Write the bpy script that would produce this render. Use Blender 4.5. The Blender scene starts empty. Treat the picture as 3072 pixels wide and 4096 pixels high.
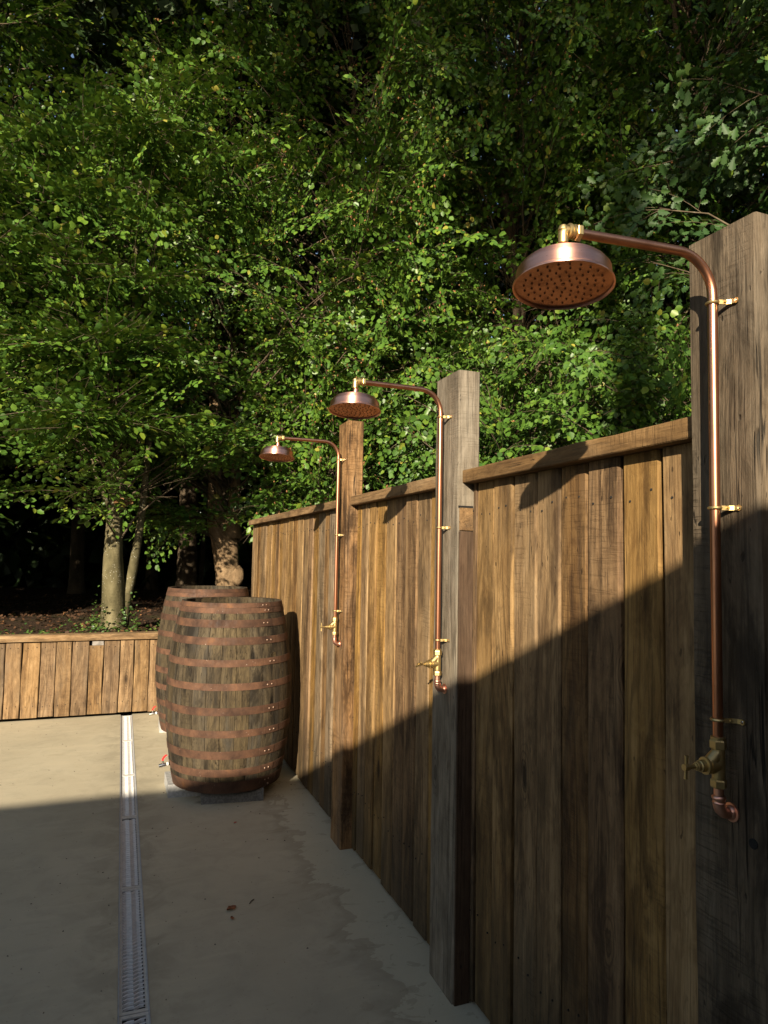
import bpy, math, random
import numpy as np
from mathutils import Vector, Matrix

sc = bpy.context.scene
C = sc.collection
R = math.radians
random.seed(7)
RNG = np.random.default_rng(11)

# ------------------------------------------------------------------ camera, sky, sun, exposure
def make_camera():
    yaw, pitch, roll, f = 0.365, 0.0629, 0.0178, 2.7273
    w = np.array([math.sin(yaw)*math.cos(pitch), math.cos(yaw)*math.cos(pitch), math.sin(pitch)])
    r0 = np.array([math.cos(yaw), -math.sin(yaw), 0.0])
    u0 = np.cross(r0, w)
    r = math.cos(roll)*r0 + math.sin(roll)*u0
    u = -math.sin(roll)*r0 + math.cos(roll)*u0
    cam = bpy.data.cameras.new('camera')
    o = bpy.data.objects.new('camera', cam)
    C.objects.link(o)
    m = Matrix.Identity(4)
    for i in range(3):
        m[i][0], m[i][1], m[i][2] = r[i], u[i], -w[i]
    m[2][3] = 1.75
    o.matrix_world = m
    cam.sensor_fit = 'HORIZONTAL'
    cam.sensor_width = 36.0
    cam.lens = f*1000/3072*36.0
    cam.clip_start = 0.05
    cam.clip_end = 500
    sc.camera = o
make_camera()

SUN_DIR = Vector((-1.0, -1.55, 0.68)).normalized()      # towards the sun
world = bpy.data.worlds.new('World')
sc.world = world
world.use_nodes = True
wn = world.node_tree
sky = wn.nodes.new('ShaderNodeTexSky')
sky.sky_type = 'NISHITA'
sky.sun_disc = False
sky.dust_density = 0.8
sky.ozone_density = 0.2
sky.sun_elevation = math.asin(SUN_DIR.z)
sky.sun_rotation = math.atan2(SUN_DIR.x, SUN_DIR.y) % (2*math.pi)
wn.links.new(sky.outputs[0], wn.nodes['Background'].inputs[0])
wn.nodes['Background'].inputs[1].default_value = 0.062
sl = bpy.data.lights.new('sun', 'SUN')
sl.energy = 5.0
sl.angle = R(0.53)
sl.color = (1.0, 0.86, 0.66)
so = bpy.data.objects.new('sun', sl)
C.objects.link(so)
so.location = SUN_DIR*40
so.rotation_euler = (-SUN_DIR).to_track_quat('-Z', 'Y').to_euler()
sc.view_settings.view_transform = 'Standard'
sc.view_settings.look = 'None'
sc.view_settings.gamma = 1.0
sc.view_settings.use_curve_mapping = False
sc.view_settings.exposure = 1.3
sc.cycles.max_bounces = 6
sc.cycles.transparent_max_bounces = 8

# ------------------------------------------------------------------ node helper
class NT:
    def __init__(self, name):
        self.m = bpy.data.materials.new(name)
        self.m.use_nodes = True
        self.t = self.m.node_tree
        self.b = self.t.nodes['Principled BSDF']
        self.out = self.t.nodes['Material Output']
    def n(self, typ, *ins, **kw):
        nd = self.t.nodes.new('ShaderNode'+typ)
        for k, v in kw.items():
            if k.startswith('i_'):
                self.set(nd.inputs[k[2:].replace('_', ' ')], v)
            else:
                setattr(nd, k, v)
        for i, v in enumerate(ins):
            if v is not None:
                self.set(nd.inputs[i], v)
        return nd
    def set(self, sock, v):
        if hasattr(v, 'is_output'):
            self.t.links.new(v, sock)
        elif isinstance(v, bpy.types.Node):
            self.t.links.new(v.outputs[0], sock)
        else:
            if isinstance(v, tuple) and len(v) == 3 and sock.type == 'RGBA':
                v = v+(1,)
            sock.default_value = v
    def math(self, op, a, b=None, c=None, clamp=False):
        nd = self.n('Math', operation=op, use_clamp=clamp)
        for i, v in enumerate((a, b, c)):
            if v is not None:
                self.set(nd.inputs[i], v)
        return nd.outputs[0]
    def vm(self, op, a, b=None):
        nd = self.n('VectorMath', operation=op)
        self.set(nd.inputs[0], a)
        if b is not None:
            self.set(nd.inputs[1], b)
        return nd.outputs[0]
    def mix(self, f, a, b, blend='MIX'):
        nd = self.n('MixRGB', blend_type=blend)
        self.set(nd.inputs[0], f); self.set(nd.inputs[1], a); self.set(nd.inputs[2], b)
        return nd.outputs[0]
    def noise(self, vec, scale, detail=4, rough=.55, dist=0.0):
        nd = self.n('TexNoise')
        self.set(nd.inputs['Vector'], vec)
        nd.inputs['Scale'].default_value = scale
        nd.inputs['Detail'].default_value = detail
        nd.inputs['Roughness'].default_value = rough
        nd.inputs['Distortion'].default_value = dist
        return nd.outputs[0]
    def step(self, v, lo, hi, a=0.0, b=1.0):
        nd = self.n('MapRange', interpolation_type='SMOOTHSTEP')
        for i, x in enumerate((v, lo, hi, a, b)):
            self.set(nd.inputs[i], x)
        return nd.outputs[0]
    def ramp(self, v, stops):
        nd = self.n('ValToRGB', v)
        cr = nd.color_ramp
        while len(cr.elements) < len(stops):
            cr.elements.new(0.5)
        for e, (p, c) in zip(cr.elements, stops):
            e.position = p
            e.color = c+(1,) if len(c) == 3 else c
        return nd.outputs[0]
    def objvec(self):
        tc = self.n('TexCoord')
        oi = self.n('ObjectInfo')
        rnd = oi.outputs['Random']
        cmb = self.n('CombineXYZ', self.math('MULTIPLY', rnd, 37.0), self.math('MULTIPLY', rnd, 91.0), self.math('MULTIPLY', rnd, 53.0))
        return self.vm('ADD', tc.outputs['Object'], cmb.outputs[0]), rnd, tc.outputs['Object']
    def bump(self, h, strength=.3, dist=.005):
        nd = self.n('Bump')
        nd.inputs['Strength'].default_value = strength
        nd.inputs['Distance'].default_value = dist
        self.set(nd.inputs['Height'], h)
        return nd.outputs[0]
    def fin(self, color, rough=.7, metal=0.0, spec=None, normal=None):
        self.set(self.b.inputs['Base Color'], color)
        self.set(self.b.inputs['Roughness'], rough)
        self.set(self.b.inputs['Metallic'], metal)
        if spec is not None:
            self.b.inputs['Specular IOR Level'].default_value = spec
        if normal is not None:
            self.set(self.b.inputs['Normal'], normal)
        return self.m

def wood(name, tones, grey, greyamt=.5, scale=1.0, var=.3, rough=.78, stain=.5, pale=.5, bump=.45, saw=.5, axis='z', sat=1.0, crack=.6, world=False, huevar=.25, damp=0.0):
    k = NT(name)
    v, rnd, raw = k.objvec()
    def sv(a, l, src=None):
        return k.vm('MULTIPLY', src if src is not None else v, (l, a, a) if axis == 'x' else (a, l, a) if axis == 'y' else (a, a, l))
    dark = tuple(c*.32 for c in tones[0])
    # base tone: long soft streaks broken by blotches
    streak = k.noise(sv(16*scale, .9*scale), 1.0, 4, .6, .4)
    mott = k.noise(sv(16, 6.5), 1.0, 6, .68, .7)
    basev = k.math('ADD', k.math('MULTIPLY', streak, .55), k.math('MULTIPLY', mott, .45))
    col = k.ramp(basev, [(.37, tones[0]), (.46, tones[1]), (.54, tones[2]), (.66, tones[3])])
    # cathedral rings
    rn = k.noise(sv(5.0*scale, .42*scale), 1.0, 2, .4, .35)
    rings = k.math('SINE', k.math('MULTIPLY', rn, 120.0))
    ringm = k.step(rings, .25, 1.0)
    ringarea = k.step(k.noise(sv(2.5, .6), 1.0, 2), .46, .62)
    ringm = k.math('MULTIPLY', ringm, ringarea)
    col = k.mix(k.math('MULTIPLY', ringm, .42), col, dark)
    # fine grain and fibres
    grain = k.noise(sv(150*scale, 4.0*scale), 1.0, 4, .7)
    col = k.mix(k.step(grain, .45, .72, 0.0, .6), col, dark)
    fib = k.noise(sv(300*scale, 11*scale), 1.0, 2, .6)
    col = k.mix(k.step(fib, .56, .75, 0.0, .3), col, tuple(min(1, c*1.2) for c in tones[3]))
    # drying cracks
    cn = k.noise(sv(34*scale, .9), 1.0, 3, .55, .25)
    cline = k.step(k.math('ABSOLUTE', k.math('SUBTRACT', cn, .5)), .004, .016, 1.0, 0.0)
    cmask = k.step(k.noise(sv(6, 1.6), 1.0, 3), .50, .60)
    crk = k.math('MULTIPLY', cline, cmask)
    col = k.mix(k.math('MULTIPLY', crk, crack), col, tuple(c*.5 for c in dark))
    # grey weathering
    gm = k.step(k.noise(sv(5.5, 1.5), 1.0, 5, .66), .48, .70)
    col = k.mix(k.math('MULTIPLY', gm, greyamt), col, grey)
    # dark stains, either per piece or running across neighbouring pieces
    src = k.n('NewGeometry').outputs['Position'] if world else v
    st = k.step(k.noise(sv(8, 2.0, src), 1.0, 6, .70, .5), .47, .63)
    col = k.mix(k.math('MULTIPLY', st, stain), col, dark)
    st2 = k.step(k.noise(sv(22, 9, src), 1.0, 5, .7, .8), .57, .70)
    col = k.mix(k.math('MULTIPLY', st2, stain*.7), col, tuple(c*.6 for c in tones[0]))
    # pale scraped patches
    pm = k.step(k.noise(sv(13, 2.2), 1.0, 4, .6), .62, .70)
    col = k.mix(k.math('MULTIPLY', pm, pale), col, tuple(min(1, c*1.2) for c in tones[3]))
    # knots
    vo = k.n('TexVoronoi', voronoi_dimensions='3D', feature='F1')
    k.set(vo.inputs['Vector'], sv(5.0, 1.6))
    vo.inputs['Scale'].default_value = 1.0
    kd = k.math('ADD', vo.outputs['Distance'], k.math('MULTIPLY', k.noise(sv(30, 12), 1.0, 2), .08))
    kn = k.step(kd, .09, .16, 1.0, 0.0)
    kr = k.math('MULTIPLY', k.step(kd, .15, .30, 1.0, 0.0), k.step(k.math('SINE', k.math('MULTIPLY', kd, 150.0)), .0, 1.0))
    col = k.mix(k.math('MULTIPLY', kr, .5), col, dark)
    col = k.mix(k.math('MULTIPLY', kn, .88), col, tuple(c*.5 for c in dark))
    # band-saw marks across the grain
    sm = k.noise(sv(7, 85), 1.0, 3, .6, .7)
    smask = k.step(k.noise(sv(4, 1.2), 1.0, 3), .5, .60)
    sawm = k.math('MULTIPLY', k.step(sm, .48, .66), smask)
    col = k.mix(k.math('MULTIPLY', sawm, .34*saw), col, dark)
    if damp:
        # ragged algae and splash stain up each board's foot; its colour also stands for shade
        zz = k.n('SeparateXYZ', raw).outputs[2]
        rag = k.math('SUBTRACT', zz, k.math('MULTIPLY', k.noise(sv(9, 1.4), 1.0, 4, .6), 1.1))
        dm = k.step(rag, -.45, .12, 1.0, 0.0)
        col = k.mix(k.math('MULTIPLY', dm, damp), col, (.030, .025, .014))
    # small pits and nicks
    pit = k.step(k.noise(sv(60, 22), 1.0, 2, .5), .70, .76)
    col = k.mix(k.math('MULTIPLY', pit, .7), col, dark)
    hv = k.n('HueSaturation')
    k.set(hv.inputs['Color'], col)
    k.set(hv.inputs['Value'], k.math('ADD', 1.0-var/2, k.math('MULTIPLY', rnd, var)))
    k.set(hv.inputs['Saturation'], k.math('ADD', (1-huevar/2)*sat, k.math('MULTIPLY', k.math('FRACT', k.math('MULTIPLY', rnd, 7.13)), huevar*sat)))
    h = k.math('ADD', k.math('MULTIPLY', grain, -.8), k.math('MULTIPLY', ringm, -.35))
    h = k.math('ADD', h, k.math('ADD', k.math('MULTIPLY', sawm, -.45), k.math('MULTIPLY', kn, -1.0)))
    h = k.math('ADD', h, k.math('ADD', k.math('MULTIPLY', crk, -1.3), k.math('ADD', k.math('MULTIPLY', pit, -.8), k.math('MULTIPLY', mott, .9))))
    return k.fin(hv.outputs[0], rough, spec=.22, normal=k.bump(h, bump, .006))

TAN = [(.108, .060, .023), (.180, .106, .041), (.246, .151, .060), (.325, .208, .092)]
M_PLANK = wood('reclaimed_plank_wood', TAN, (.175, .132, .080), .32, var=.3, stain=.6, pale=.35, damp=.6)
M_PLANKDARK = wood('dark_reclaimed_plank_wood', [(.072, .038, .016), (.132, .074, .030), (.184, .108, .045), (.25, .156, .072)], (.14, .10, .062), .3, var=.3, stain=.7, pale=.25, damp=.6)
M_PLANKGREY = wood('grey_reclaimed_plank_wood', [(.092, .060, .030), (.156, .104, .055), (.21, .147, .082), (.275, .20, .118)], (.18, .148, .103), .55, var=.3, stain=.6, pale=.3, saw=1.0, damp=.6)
M_WALLPLANK = wood('retaining_wall_plank_wood', [(.093, .055, .026), (.156, .096, .046), (.214, .137, .068), (.29, .195, .104)], (.165, .126, .083), .45, var=.4, stain=.32, pale=.35)
M_GREYPOST = wood('weathered_grey_sleeper', [(.092, .072, .048), (.145, .117, .081), (.19, .157, .112), (.25, .21, .155)], (.18, .157, .12), .5, var=.04, scale=.9, stain=.32, pale=.2, sat=.9, saw=.2, huevar=.05)
M_OLDPOST = wood('dark_grey_sleeper', [(.050, .035, .020), (.088, .063, .038), (.125, .093, .058), (.175, .134, .088)], (.108, .090, .064), .5, var=.04, scale=.8, stain=.75, pale=.22, sat=.95, saw=.9, bump=.8, crack=1.0, huevar=.05)
M_ORPOST = wood('cracked_orange_sleeper', [(.095, .050, .02), (.17, .093, .038), (.25, .142, .06), (.34, .205, .095)], (.15, .12, .09), .3, var=.05, scale=.8, stain=.85, pale=.3, bump=.9, crack=1.0, huevar=.05)
M_REDSTRIP = wood('dark_red_timber', [(.028, .017, .010), (.047, .028, .016), (.064, .039, .023), (.085, .054, .033)], (.05, .034, .024), .3, var=.05, scale=.6, stain=.3, pale=.1)
M_CAP = wood('fence_cap_wood', [(.10, .057, .024), (.16, .094, .040), (.215, .13, .057), (.29, .185, .088)], (.16, .12, .075), .4, var=.15, scale=.9, axis='y', saw=.9, stain=.4, pale=.3)
M_WALLCAP = wood('wall_cap_wood', [(.12, .075, .039), (.19, .124, .067), (.25, .17, .098), (.32, .23, .14)], (.22, .17, .115), .5, var=.1, scale=.9, axis='x', stain=.6, pale=.3)
M_STAVE = wood('whisky_barrel_oak', [(.027, .020, .012), (.047, .035, .020), (.069, .052, .029), (.102, .078, .044)], (.038, .036, .031), .7, var=.38, scale=1.0, stain=.85, pale=.22, bump=.6, saw=.25, sat=1.0, world=True)

def mat_rust():
    k = NT('rusty_hoop_iron')
    v, rnd, raw = k.objvec()
    n1 = k.noise(v, 9.0, 5, .65)
    col = k.ramp(n1, [(.3, (.032, .017, .011)), (.5, (.068, .035, .021)), (.62, (.094, .047, .027)), (.8, (.15, .068, .028))])
    n2 = k.noise(k.vm('MULTIPLY', v, (3, 3, 1)), 14.0, 5, .7)
    col = k.mix(k.step(n2, .6, .75, 0, .6), col, (.04, .02, .014))
    sp = k.noise(v, 90.0, 2, .5)
    col = k.mix(k.step(sp, .72, .76, 0, .55), col, (.36, .29, .24))
    hv = k.n('HueSaturation')
    k.set(hv.inputs['Color'], col)
    k.set(hv.inputs['Value'], k.math('ADD', .8, k.math('MULTIPLY', rnd, .4)))
    return k.fin(hv.outputs[0], k.step(n2, .3, .7, .65, .9), 0.0, spec=.25, normal=k.bump(k.math('ADD', n1, k.noise(v, 160.0, 3)), .25, .003))
M_RUST = mat_rust()

def metal(name, col, rough, dark, darkamt=.4, sc_=30.0, stretch=(1, 1, .25), bump=.04, met=1.0, aniso=0.0):
    k = NT(name)
    v, rnd, raw = k.objvec()
    n1 = k.noise(k.vm('MULTIPLY', v, stretch), sc_, 5, .65)
    c = k.mix(k.step(n1, .42, .72, 0, darkamt), col, dark)
    sp = k.noise(v, 160.0, 2, .5)
    c = k.mix(k.step(sp, .70, .76, 0, .5), c, dark)
    r = k.math('ADD', rough, k.math('MULTIPLY', n1, .12))
    if aniso:
        k.b.inputs['Anisotropic'].default_value = aniso
        k.b.inputs['Anisotropic Rotation'].default_value = .25
        k.set(k.b.inputs['Tangent'], k.n('Tangent', direction_type='RADIAL', axis='Z'))
    return k.fin(c, r, met, normal=k.bump(k.noise(v, 70.0, 3), bump, .002))
M_COPPER = metal('brushed_copper', (.78, .41, .29), .33, (.52, .25, .16), .35)
M_COPPERHEAD = metal('lathe_brushed_copper', (.84, .46, .34), .34, (.52, .25, .17), .30, 14.0, (1, 1, 6), .02, 1.0, .85)
M_COPPERPIPE = metal('tarnished_copper_pipe', (.56, .265, .155), .26, (.32, .14, .08), .75, 22.0)
M_COPPERFACE = metal('spotted_copper_plate', (.80, .43, .26), .42, (.36, .16, .085), .6, 26.0, (1, 1, 1))
M_COPPERDARK = metal('nozzle_copper', (.52, .26, .15), .4, (.10, .045, .03), .6)
M_BRASS = metal('cast_brass', (.54, .41, .19), .40, (.50, .34, .12), .35)
M_STEEL = metal('bright_steel', (.75, .73, .68), .2, (.45, .44, .42), .3)
M_GALV = metal('galvanised_steel', (.62, .61, .585), .46, (.42, .42, .41), .6, 40.0, (1, 1, 1), met=.4)
M_GALVDARK = metal('dull_galvanised_steel', (.40, .42, .44), .55, (.26, .27, .28), .6, 30.0, met=.25)

def plain(name, col, rough=.6, nscale=25.0, var=.25, spec=.4, bump=.1):
    k = NT(name)
    v, rnd, raw = k.objvec()
    n1 = k.noise(v, nscale, 4)
    c = k.mix(k.step(n1, .35, .65), tuple(x*(1-var) for x in col), tuple(min(1, x*(1+var)) for x in col))
    return k.fin(c, rough, spec=spec, normal=k.bump(n1, bump, .003))
M_RED = plain('red_lever_plastic', (.62, .03, .03), .35)
M_WHITE = plain('white_plastic', (.7, .68, .62), .4)
M_BLACK = plain('gap_shade_black', (.006, .006, .006), .9)
M_GAP = plain('dark_joint', (.012, .011, .010), .9)
M_LID = plain('stone_kerb_grey', (.30, .30, .29), .85, 40.0, .16, .2, .2)
M_STONED = plain('dark_kerb_stone', (.115, .113, .108), .85, 70.0, .25, .2, .25)
M_DRYLEAF = plain('dry_leaf_brown', (.23, .085, .035), .7, 60.0, .4)
M_MAST = plain('beech_mast_brown', (.20, .095, .035), .8, 50.0, .4)
M_CHIP = plain('dark_grit', (.04, .033, .025), .9)
M_TAG = plain('grey_metal_patch', (.17, .155, .14), .6, 30.0, .3)
M_CLAD = plain('cabin_cladding', (.16, .11, .07), .8)
M_ROOF = plain('cabin_roofing', (.07, .07, .07), .8)

def mat_concrete():
    k = NT('smooth_concrete')
    tc = k.n('TexCoord')
    v = tc.outputs['Object']
    sep = k.n('SeparateXYZ', v)
    X, Y = sep.outputs[0], sep.outputs[1]
    n1 = k.noise(v, 1.1, 5, .6, .3)
    n2 = k.noise(v, 5.0, 5, .65, .8)
    n3 = k.noise(v, 60.0, 3, .6)
    col = k.ramp(n1, [(.3, (.370, .328, .232)), (.5, (.415, .368, .262)), (.7, (.455, .405, .292))])
    col = k.mix(k.step(n2, .45, .75, 0, .55), col, (.33, .293, .21))
    trow = k.noise(k.vm('MULTIPLY', v, (1.0, 7.0, 1)), 1.6, 4, .6, 1.2)
    col = k.mix(k.step(trow, .52, .70, 0, .4), col, (.48, .42, .295))
    col = k.mix(k.step(k.noise(k.vm('MULTIPLY', v, (2.2, 5.0, 1)), 2.4, 5, .65, .6), .60, .72, 0, .3), col, (.25, .21, .14))
    # pale laitance strip with a ragged edge beside the fence
    ed = k.math('ADD', X, k.math('ADD', k.math('MULTIPLY', k.math('SUBTRACT', k.noise(k.vm('MULTIPLY', v, (.9, 1.5, 1)), 2.6, 6, .62, .9), .5), .62), k.math('MULTIPLY', k.math('SUBTRACT', k.noise(v, 16.0, 4, .6), .5), .10)))
    strip = k.step(ed, 1.085, 1.10)
    rim = k.math('MULTIPLY', k.step(ed, .93, 1.08), k.step(ed, 1.082, 1.088, 1.0, 0.0))
    col = k.mix(k.math('MULTIPLY', rim, .45), col, (.25, .215, .145))
    col = k.mix(k.math('MULTIPLY', strip, .62), col, (.47, .428, .305))
    isl = k.math('MULTIPLY', k.step(k.noise(k.vm('MULTIPLY', v, (2.0, 3.2, 1)), 3.3, 4, .6, .5), .60, .615), k.step(X, .75, 1.1))
    col = k.mix(k.math('MULTIPLY', isl, .4), col, (.25, .215, .145))
    # damp bands along the drain
    dd = k.math('ABSOLUTE', k.math('SUBTRACT', X, .11))
    db = k.math('MULTIPLY', k.step(dd, .06, .30, 1.0, 0.0), k.step(n2, .35, .6))
    col = k.mix(k.math('MULTIPLY', db, .4), col, (.22, .195, .135))
    # round damp spots
    vo = k.n('TexVoronoi', feature='F1')
    k.set(vo.inputs['Vector'], k.vm('ADD', v, k.vm('MULTIPLY', k.n('TexNoise', v, i_Scale=6.0).outputs['Color'], (.14, .14, 0))))
    vo.inputs['Scale'].default_value = 1.15
    sp = k.step(vo.outputs['Distance'], .035, .075, 1.0, 0.0)
    col = k.mix(k.math('MULTIPLY', sp, .6), col, (.13, .105, .065))
    col = k.mix(k.step(n3, .64, .72, 0, .4), col, (.17, .145, .11))
    rgh = k.step(n2, .3, .7, .62, .85)
    h = k.math('ADD', k.math('MULTIPLY', n2, .5), k.math('ADD', k.math('MULTIPLY', n3, .12), k.math('MULTIPLY', strip, .12)))
    return k.fin(col, rgh, spec=.3, normal=k.bump(h, .25, .01))
M_CONC = mat_concrete()

def mat_soil():
    k = NT('woodland_soil')
    v = k.n('TexCoord').outputs['Object']
    n1 = k.noise(v, 2.0, 5, .6)
    n2 = k.noise(v, 28.0, 4, .7)
    col = k.ramp(n2, [(.3, (.022, .015, .010)), (.5, (.038, .025, .016)), (.7, (.07, .042, .026))])
    col = k.mix(k.step(n1, .5, .7, 0, .6), col, (.05, .055, .02))
    return k.fin(col, .95, spec=.1, normal=k.bump(n2, .8, .03))
M_SOIL = mat_soil()

def mat_gravel():
    k = NT('plain_ground')
    v = k.n('TexCoord').outputs['Object']
    n1 = k.noise(v, .6, 5, .6)
    col = k.ramp(n1, [(.3, (.09, .085, .05)), (.6, (.14, .125, .08))])
    return k.fin(col, .95)
M_GROUND = mat_gravel()

def mat_bark(name, tones, lichen=.6, sc_=1.0):
    k = NT(name)
    v, rnd, raw = k.objvec()
    n1 = k.noise(k.vm('MULTIPLY', v, (3, 3, 1.2)), 2.2*sc_, 5, .6, .4)
    col = k.ramp(n1, [(.3, tones[0]), (.5, tones[1]), (.7, tones[2])])
    n2 = k.noise(k.vm('MULTIPLY', v, (5, 5, 14)), 3.0*sc_, 4, .65)
    col = k.mix(k.step(n2, .55, .72, 0, .5), col, tuple(c*.45 for c in tones[0]))
    vo = k.n('TexVoronoi', feature='F1')
    k.set(vo.inputs['Vector'], v)
    vo.inputs['Scale'].default_value = 42.0
    sp = k.math('MULTIPLY', k.step(vo.outputs['Distance'], .12, .24, 1.0, 0.0), k.step(k.noise(v, 5.0, 3), .47, .6))
    col = k.mix(k.math('MULTIPLY', sp, lichen), col, (.50, .48, .40))
    hv = k.math('ADD', n2, k.math('MULTIPLY', n1, .6))
    return k.fin(col, .85, spec=.15, normal=k.bump(hv, .5, .02))
M_BARKA = mat_bark('beech_bark', [(.045, .040, .020), (.090, .078, .040), (.145, .126, .070)], .7)
M_BARKB = mat_bark('knobbly_bark', [(.085, .055, .030), (.17, .115, .064), (.26, .18, .105)], .1, 1.6)
M_BARKC = mat_bark('dark_bark', [(.045, .034, .022), (.08, .06, .038), (.12, .09, .06)], .3)
M_TWIG = mat_bark('twig_bark', [(.05, .036, .022), (.085, .065, .042), (.13, .105, .07)], .3)

def mat_leaf(name, cols, rough=.44, trans=.11, spec=.36):
    k = NT(name)
    at = k.n('Attribute', attribute_name='tint')
    col = k.ramp(at.outputs['Fac'], cols)
    k.fin(col, rough, spec=spec)
    tr = k.n('BsdfTranslucent')
    k.set(tr.inputs['Color'], k.mix(.5, col, (.16, .22, .02)))
    mx = k.n('MixShader', trans)
    k.t.links.new(k.b.outputs[0], mx.inputs[1])
    k.t.links.new(tr.outputs[0], mx.inputs[2])
    k.t.links.new(mx.outputs[0], k.out.inputs['Surface'])
    return k.m
M_BEECH = mat_leaf('beech_leaf', [(.0, (.028, .070, .013)), (.45, (.060, .128, .016)), (.78, (.100, .172, .019)), (.95, (.165, .215, .024)), (1.0, (.24, .21, .04))])
M_HEDGE = mat_leaf('hornbeam_leaf', [(.0, (.028, .065, .012)), (.45, (.052, .115, .016)), (.78, (.082, .15, .018)), (.95, (.15, .20, .025)), (1.0, (.28, .24, .04))])
M_OAK = mat_leaf('oak_leaf', [(.0, (.018, .046, .015)), (.5, (.032, .072, .018)), (.9, (.055, .105, .022)), (1.0, (.10, .14, .025))], .52, .14, .28)
M_BACK = mat_leaf('shade_leaf', [(.0, (.010, .022, .007)), (.6, (.019, .040, .010)), (1.0, (.034, .062, .013))], .5, .15, .3)  # evergreen tone darkened further to stand for shade deep in the wood
M_IVY = mat_leaf('ivy_leaf', [(.0, (.025, .055, .015)), (.6, (.05, .10, .02)), (1.0, (.11, .16, .03))])
M_LITTER = mat_leaf('leaf_litter', [(.0, (.035, .02, .011)), (.5, (.05, .026, .014)), (.85, (.085, .042, .021)), (1.0, (.26, .13, .055))], .7, .1, .2)

# ------------------------------------------------------------------ mesh helpers
class MB:
    def __init__(self):
        self.v = []; self.f = []
    def add(self, vs, fs):
        b = len(self.v)
        self.v.extend([tuple(map(float, p)) for p in vs])
        self.f.extend([tuple(b+i for i in f) for f in fs])
        return self
    def box(self, a, b, ch=0.0):
        x0, y0, z0 = a; x1, y1, z1 = b
        if ch <= 0:
            vs = [(x, y, z) for x in (x0, x1) for y in (y0, y1) for z in (z0, z1)]
            self.add(vs, [(0, 1, 3, 2), (4, 6, 7, 5), (0, 4, 5, 1), (2, 3, 7, 6), (0, 2, 6, 4), (1, 5, 7, 3)])
        else:
            prof = [(x0+ch, y0), (x1-ch, y0), (x1, y0+ch), (x1, y1-ch), (x1-ch, y1), (x0+ch, y1), (x0, y1-ch), (x0, y0+ch)]
            vs = [(x, y, z) for z in (z0, z1) for x, y in prof]
            self.add(vs, [tuple(range(7, -1, -1)), tuple(range(8, 16))]+[(i, (i+1) % 8, 8+(i+1) % 8, 8+i) for i in range(8)])
        return self
    def tube(self, pts, rad, sides=12, cap=True):
        pts = [Vector(p) for p in pts]
        n = len(pts)
        if not hasattr(rad, '__len__'):
            rad = [rad]*n
        t0 = (pts[1]-pts[0]).normalized()
        up = Vector((0, 0, 1)) if abs(t0.z) < .9 else Vector((0, 1, 0))
        nrm = t0.cross(up).normalized()
        b = len(self.v)
        for i in range(n):
            t = (pts[min(i+1, n-1)]-pts[max(i-1, 0)]).normalized()
            nrm = (nrm-t*nrm.dot(t)).normalized()
            bi = t.cross(nrm)
            for k in range(sides):
                a = 2*math.pi*k/sides
                p = pts[i]+(nrm*math.cos(a)+bi*math.sin(a))*rad[i]
                self.v.append(tuple(p))
        for i in range(n-1):
            for k in range(sides):
                k2 = (k+1) % sides
                self.f.append((b+i*sides+k, b+i*sides+k2, b+(i+1)*sides+k2, b+(i+1)*sides+k))
        if cap:
            self.f.append(tuple(b+k for k in range(sides-1, -1, -1)))
            self.f.append(tuple(b+(n-1)*sides+k for k in range(sides)))
        return self
    def lathe(self, prof, sides=32, org=(0, 0, 0), ax='z', capends=True):
        b = len(self.v)
        ox, oy, oz = org
        for r, h in prof:
            for k in range(sides):
                a = 2*math.pi*(k+.5)/sides
                c, s = r*math.cos(a), r*math.sin(a)
                self.v.append((ox+c, oy+s, oz+h) if ax == 'z' else (ox+h, oy+c, oz+s) if ax == 'x' else (ox+s, oy+h, oz+c))
        n = len(prof)
        for i in range(n-1):
            for k in range(sides):
                k2 = (k+1) % sides
                self.f.append((b+i*sides+k, b+i*sides+k2, b+(i+1)*sides+k2, b+(i+1)*sides+k))
        if capends:
            self.f.append(tuple(b+k for k in range(sides-1, -1, -1)))
            self.f.append(tuple(b+(n-1)*sides+k for k in range(sides)))
        return self
    def mesh(self, name, mat, smooth=False, angle=None):
        me = bpy.data.meshes.new(name)
        me.from_pydata(self.v, [], self.f)
        me.materials.append(mat)
        if smooth:
            me.shade_smooth()
            if angle:
                me.set_sharp_from_angle(angle=R(angle))
        me.update()
        return me
    def build(self, name, mat, parent=None, loc=(0, 0, 0), rot=(0, 0, 0), smooth=False, angle=None):
        return link(name, self.mesh(name, mat, smooth, angle), parent, loc, rot)

def link(name, me, parent=None, loc=(0, 0, 0), rot=(0, 0, 0)):
    o = bpy.data.objects.new(name, me)
    C.objects.link(o)
    o.parent = parent
    o.location = loc
    o.rotation_euler = rot
    return o
def tag(o, label=None, cat=None, group=None, kind=None):
    if label: o['label'] = label
    if cat: o['category'] = cat
    if group: o['group'] = group
    if kind: o['kind'] = kind
    return o
def thing(name, label, cat, loc=(0, 0, 0), rot=(0, 0, 0), group=None):
    return tag(link(name, None, None, loc, rot), label, cat, group)
def kids(o):
    return [c for c in bpy.data.objects if c.parent == o]
def copy_tree(o, parent=None):
    c = o.copy()
    C.objects.link(c)
    c.parent = parent
    for ch in list(o.children):
        copy_tree(ch, c)
    return c

# ------------------------------------------------------------------ ground
XP, XF, XB, XC, ZT, ZB = 1.3434, 1.2727, 1.3726, 1.2932, 2.1046, 2.0505
YW, ZW, ZWB = 7.8747, .8651, .7983

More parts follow.
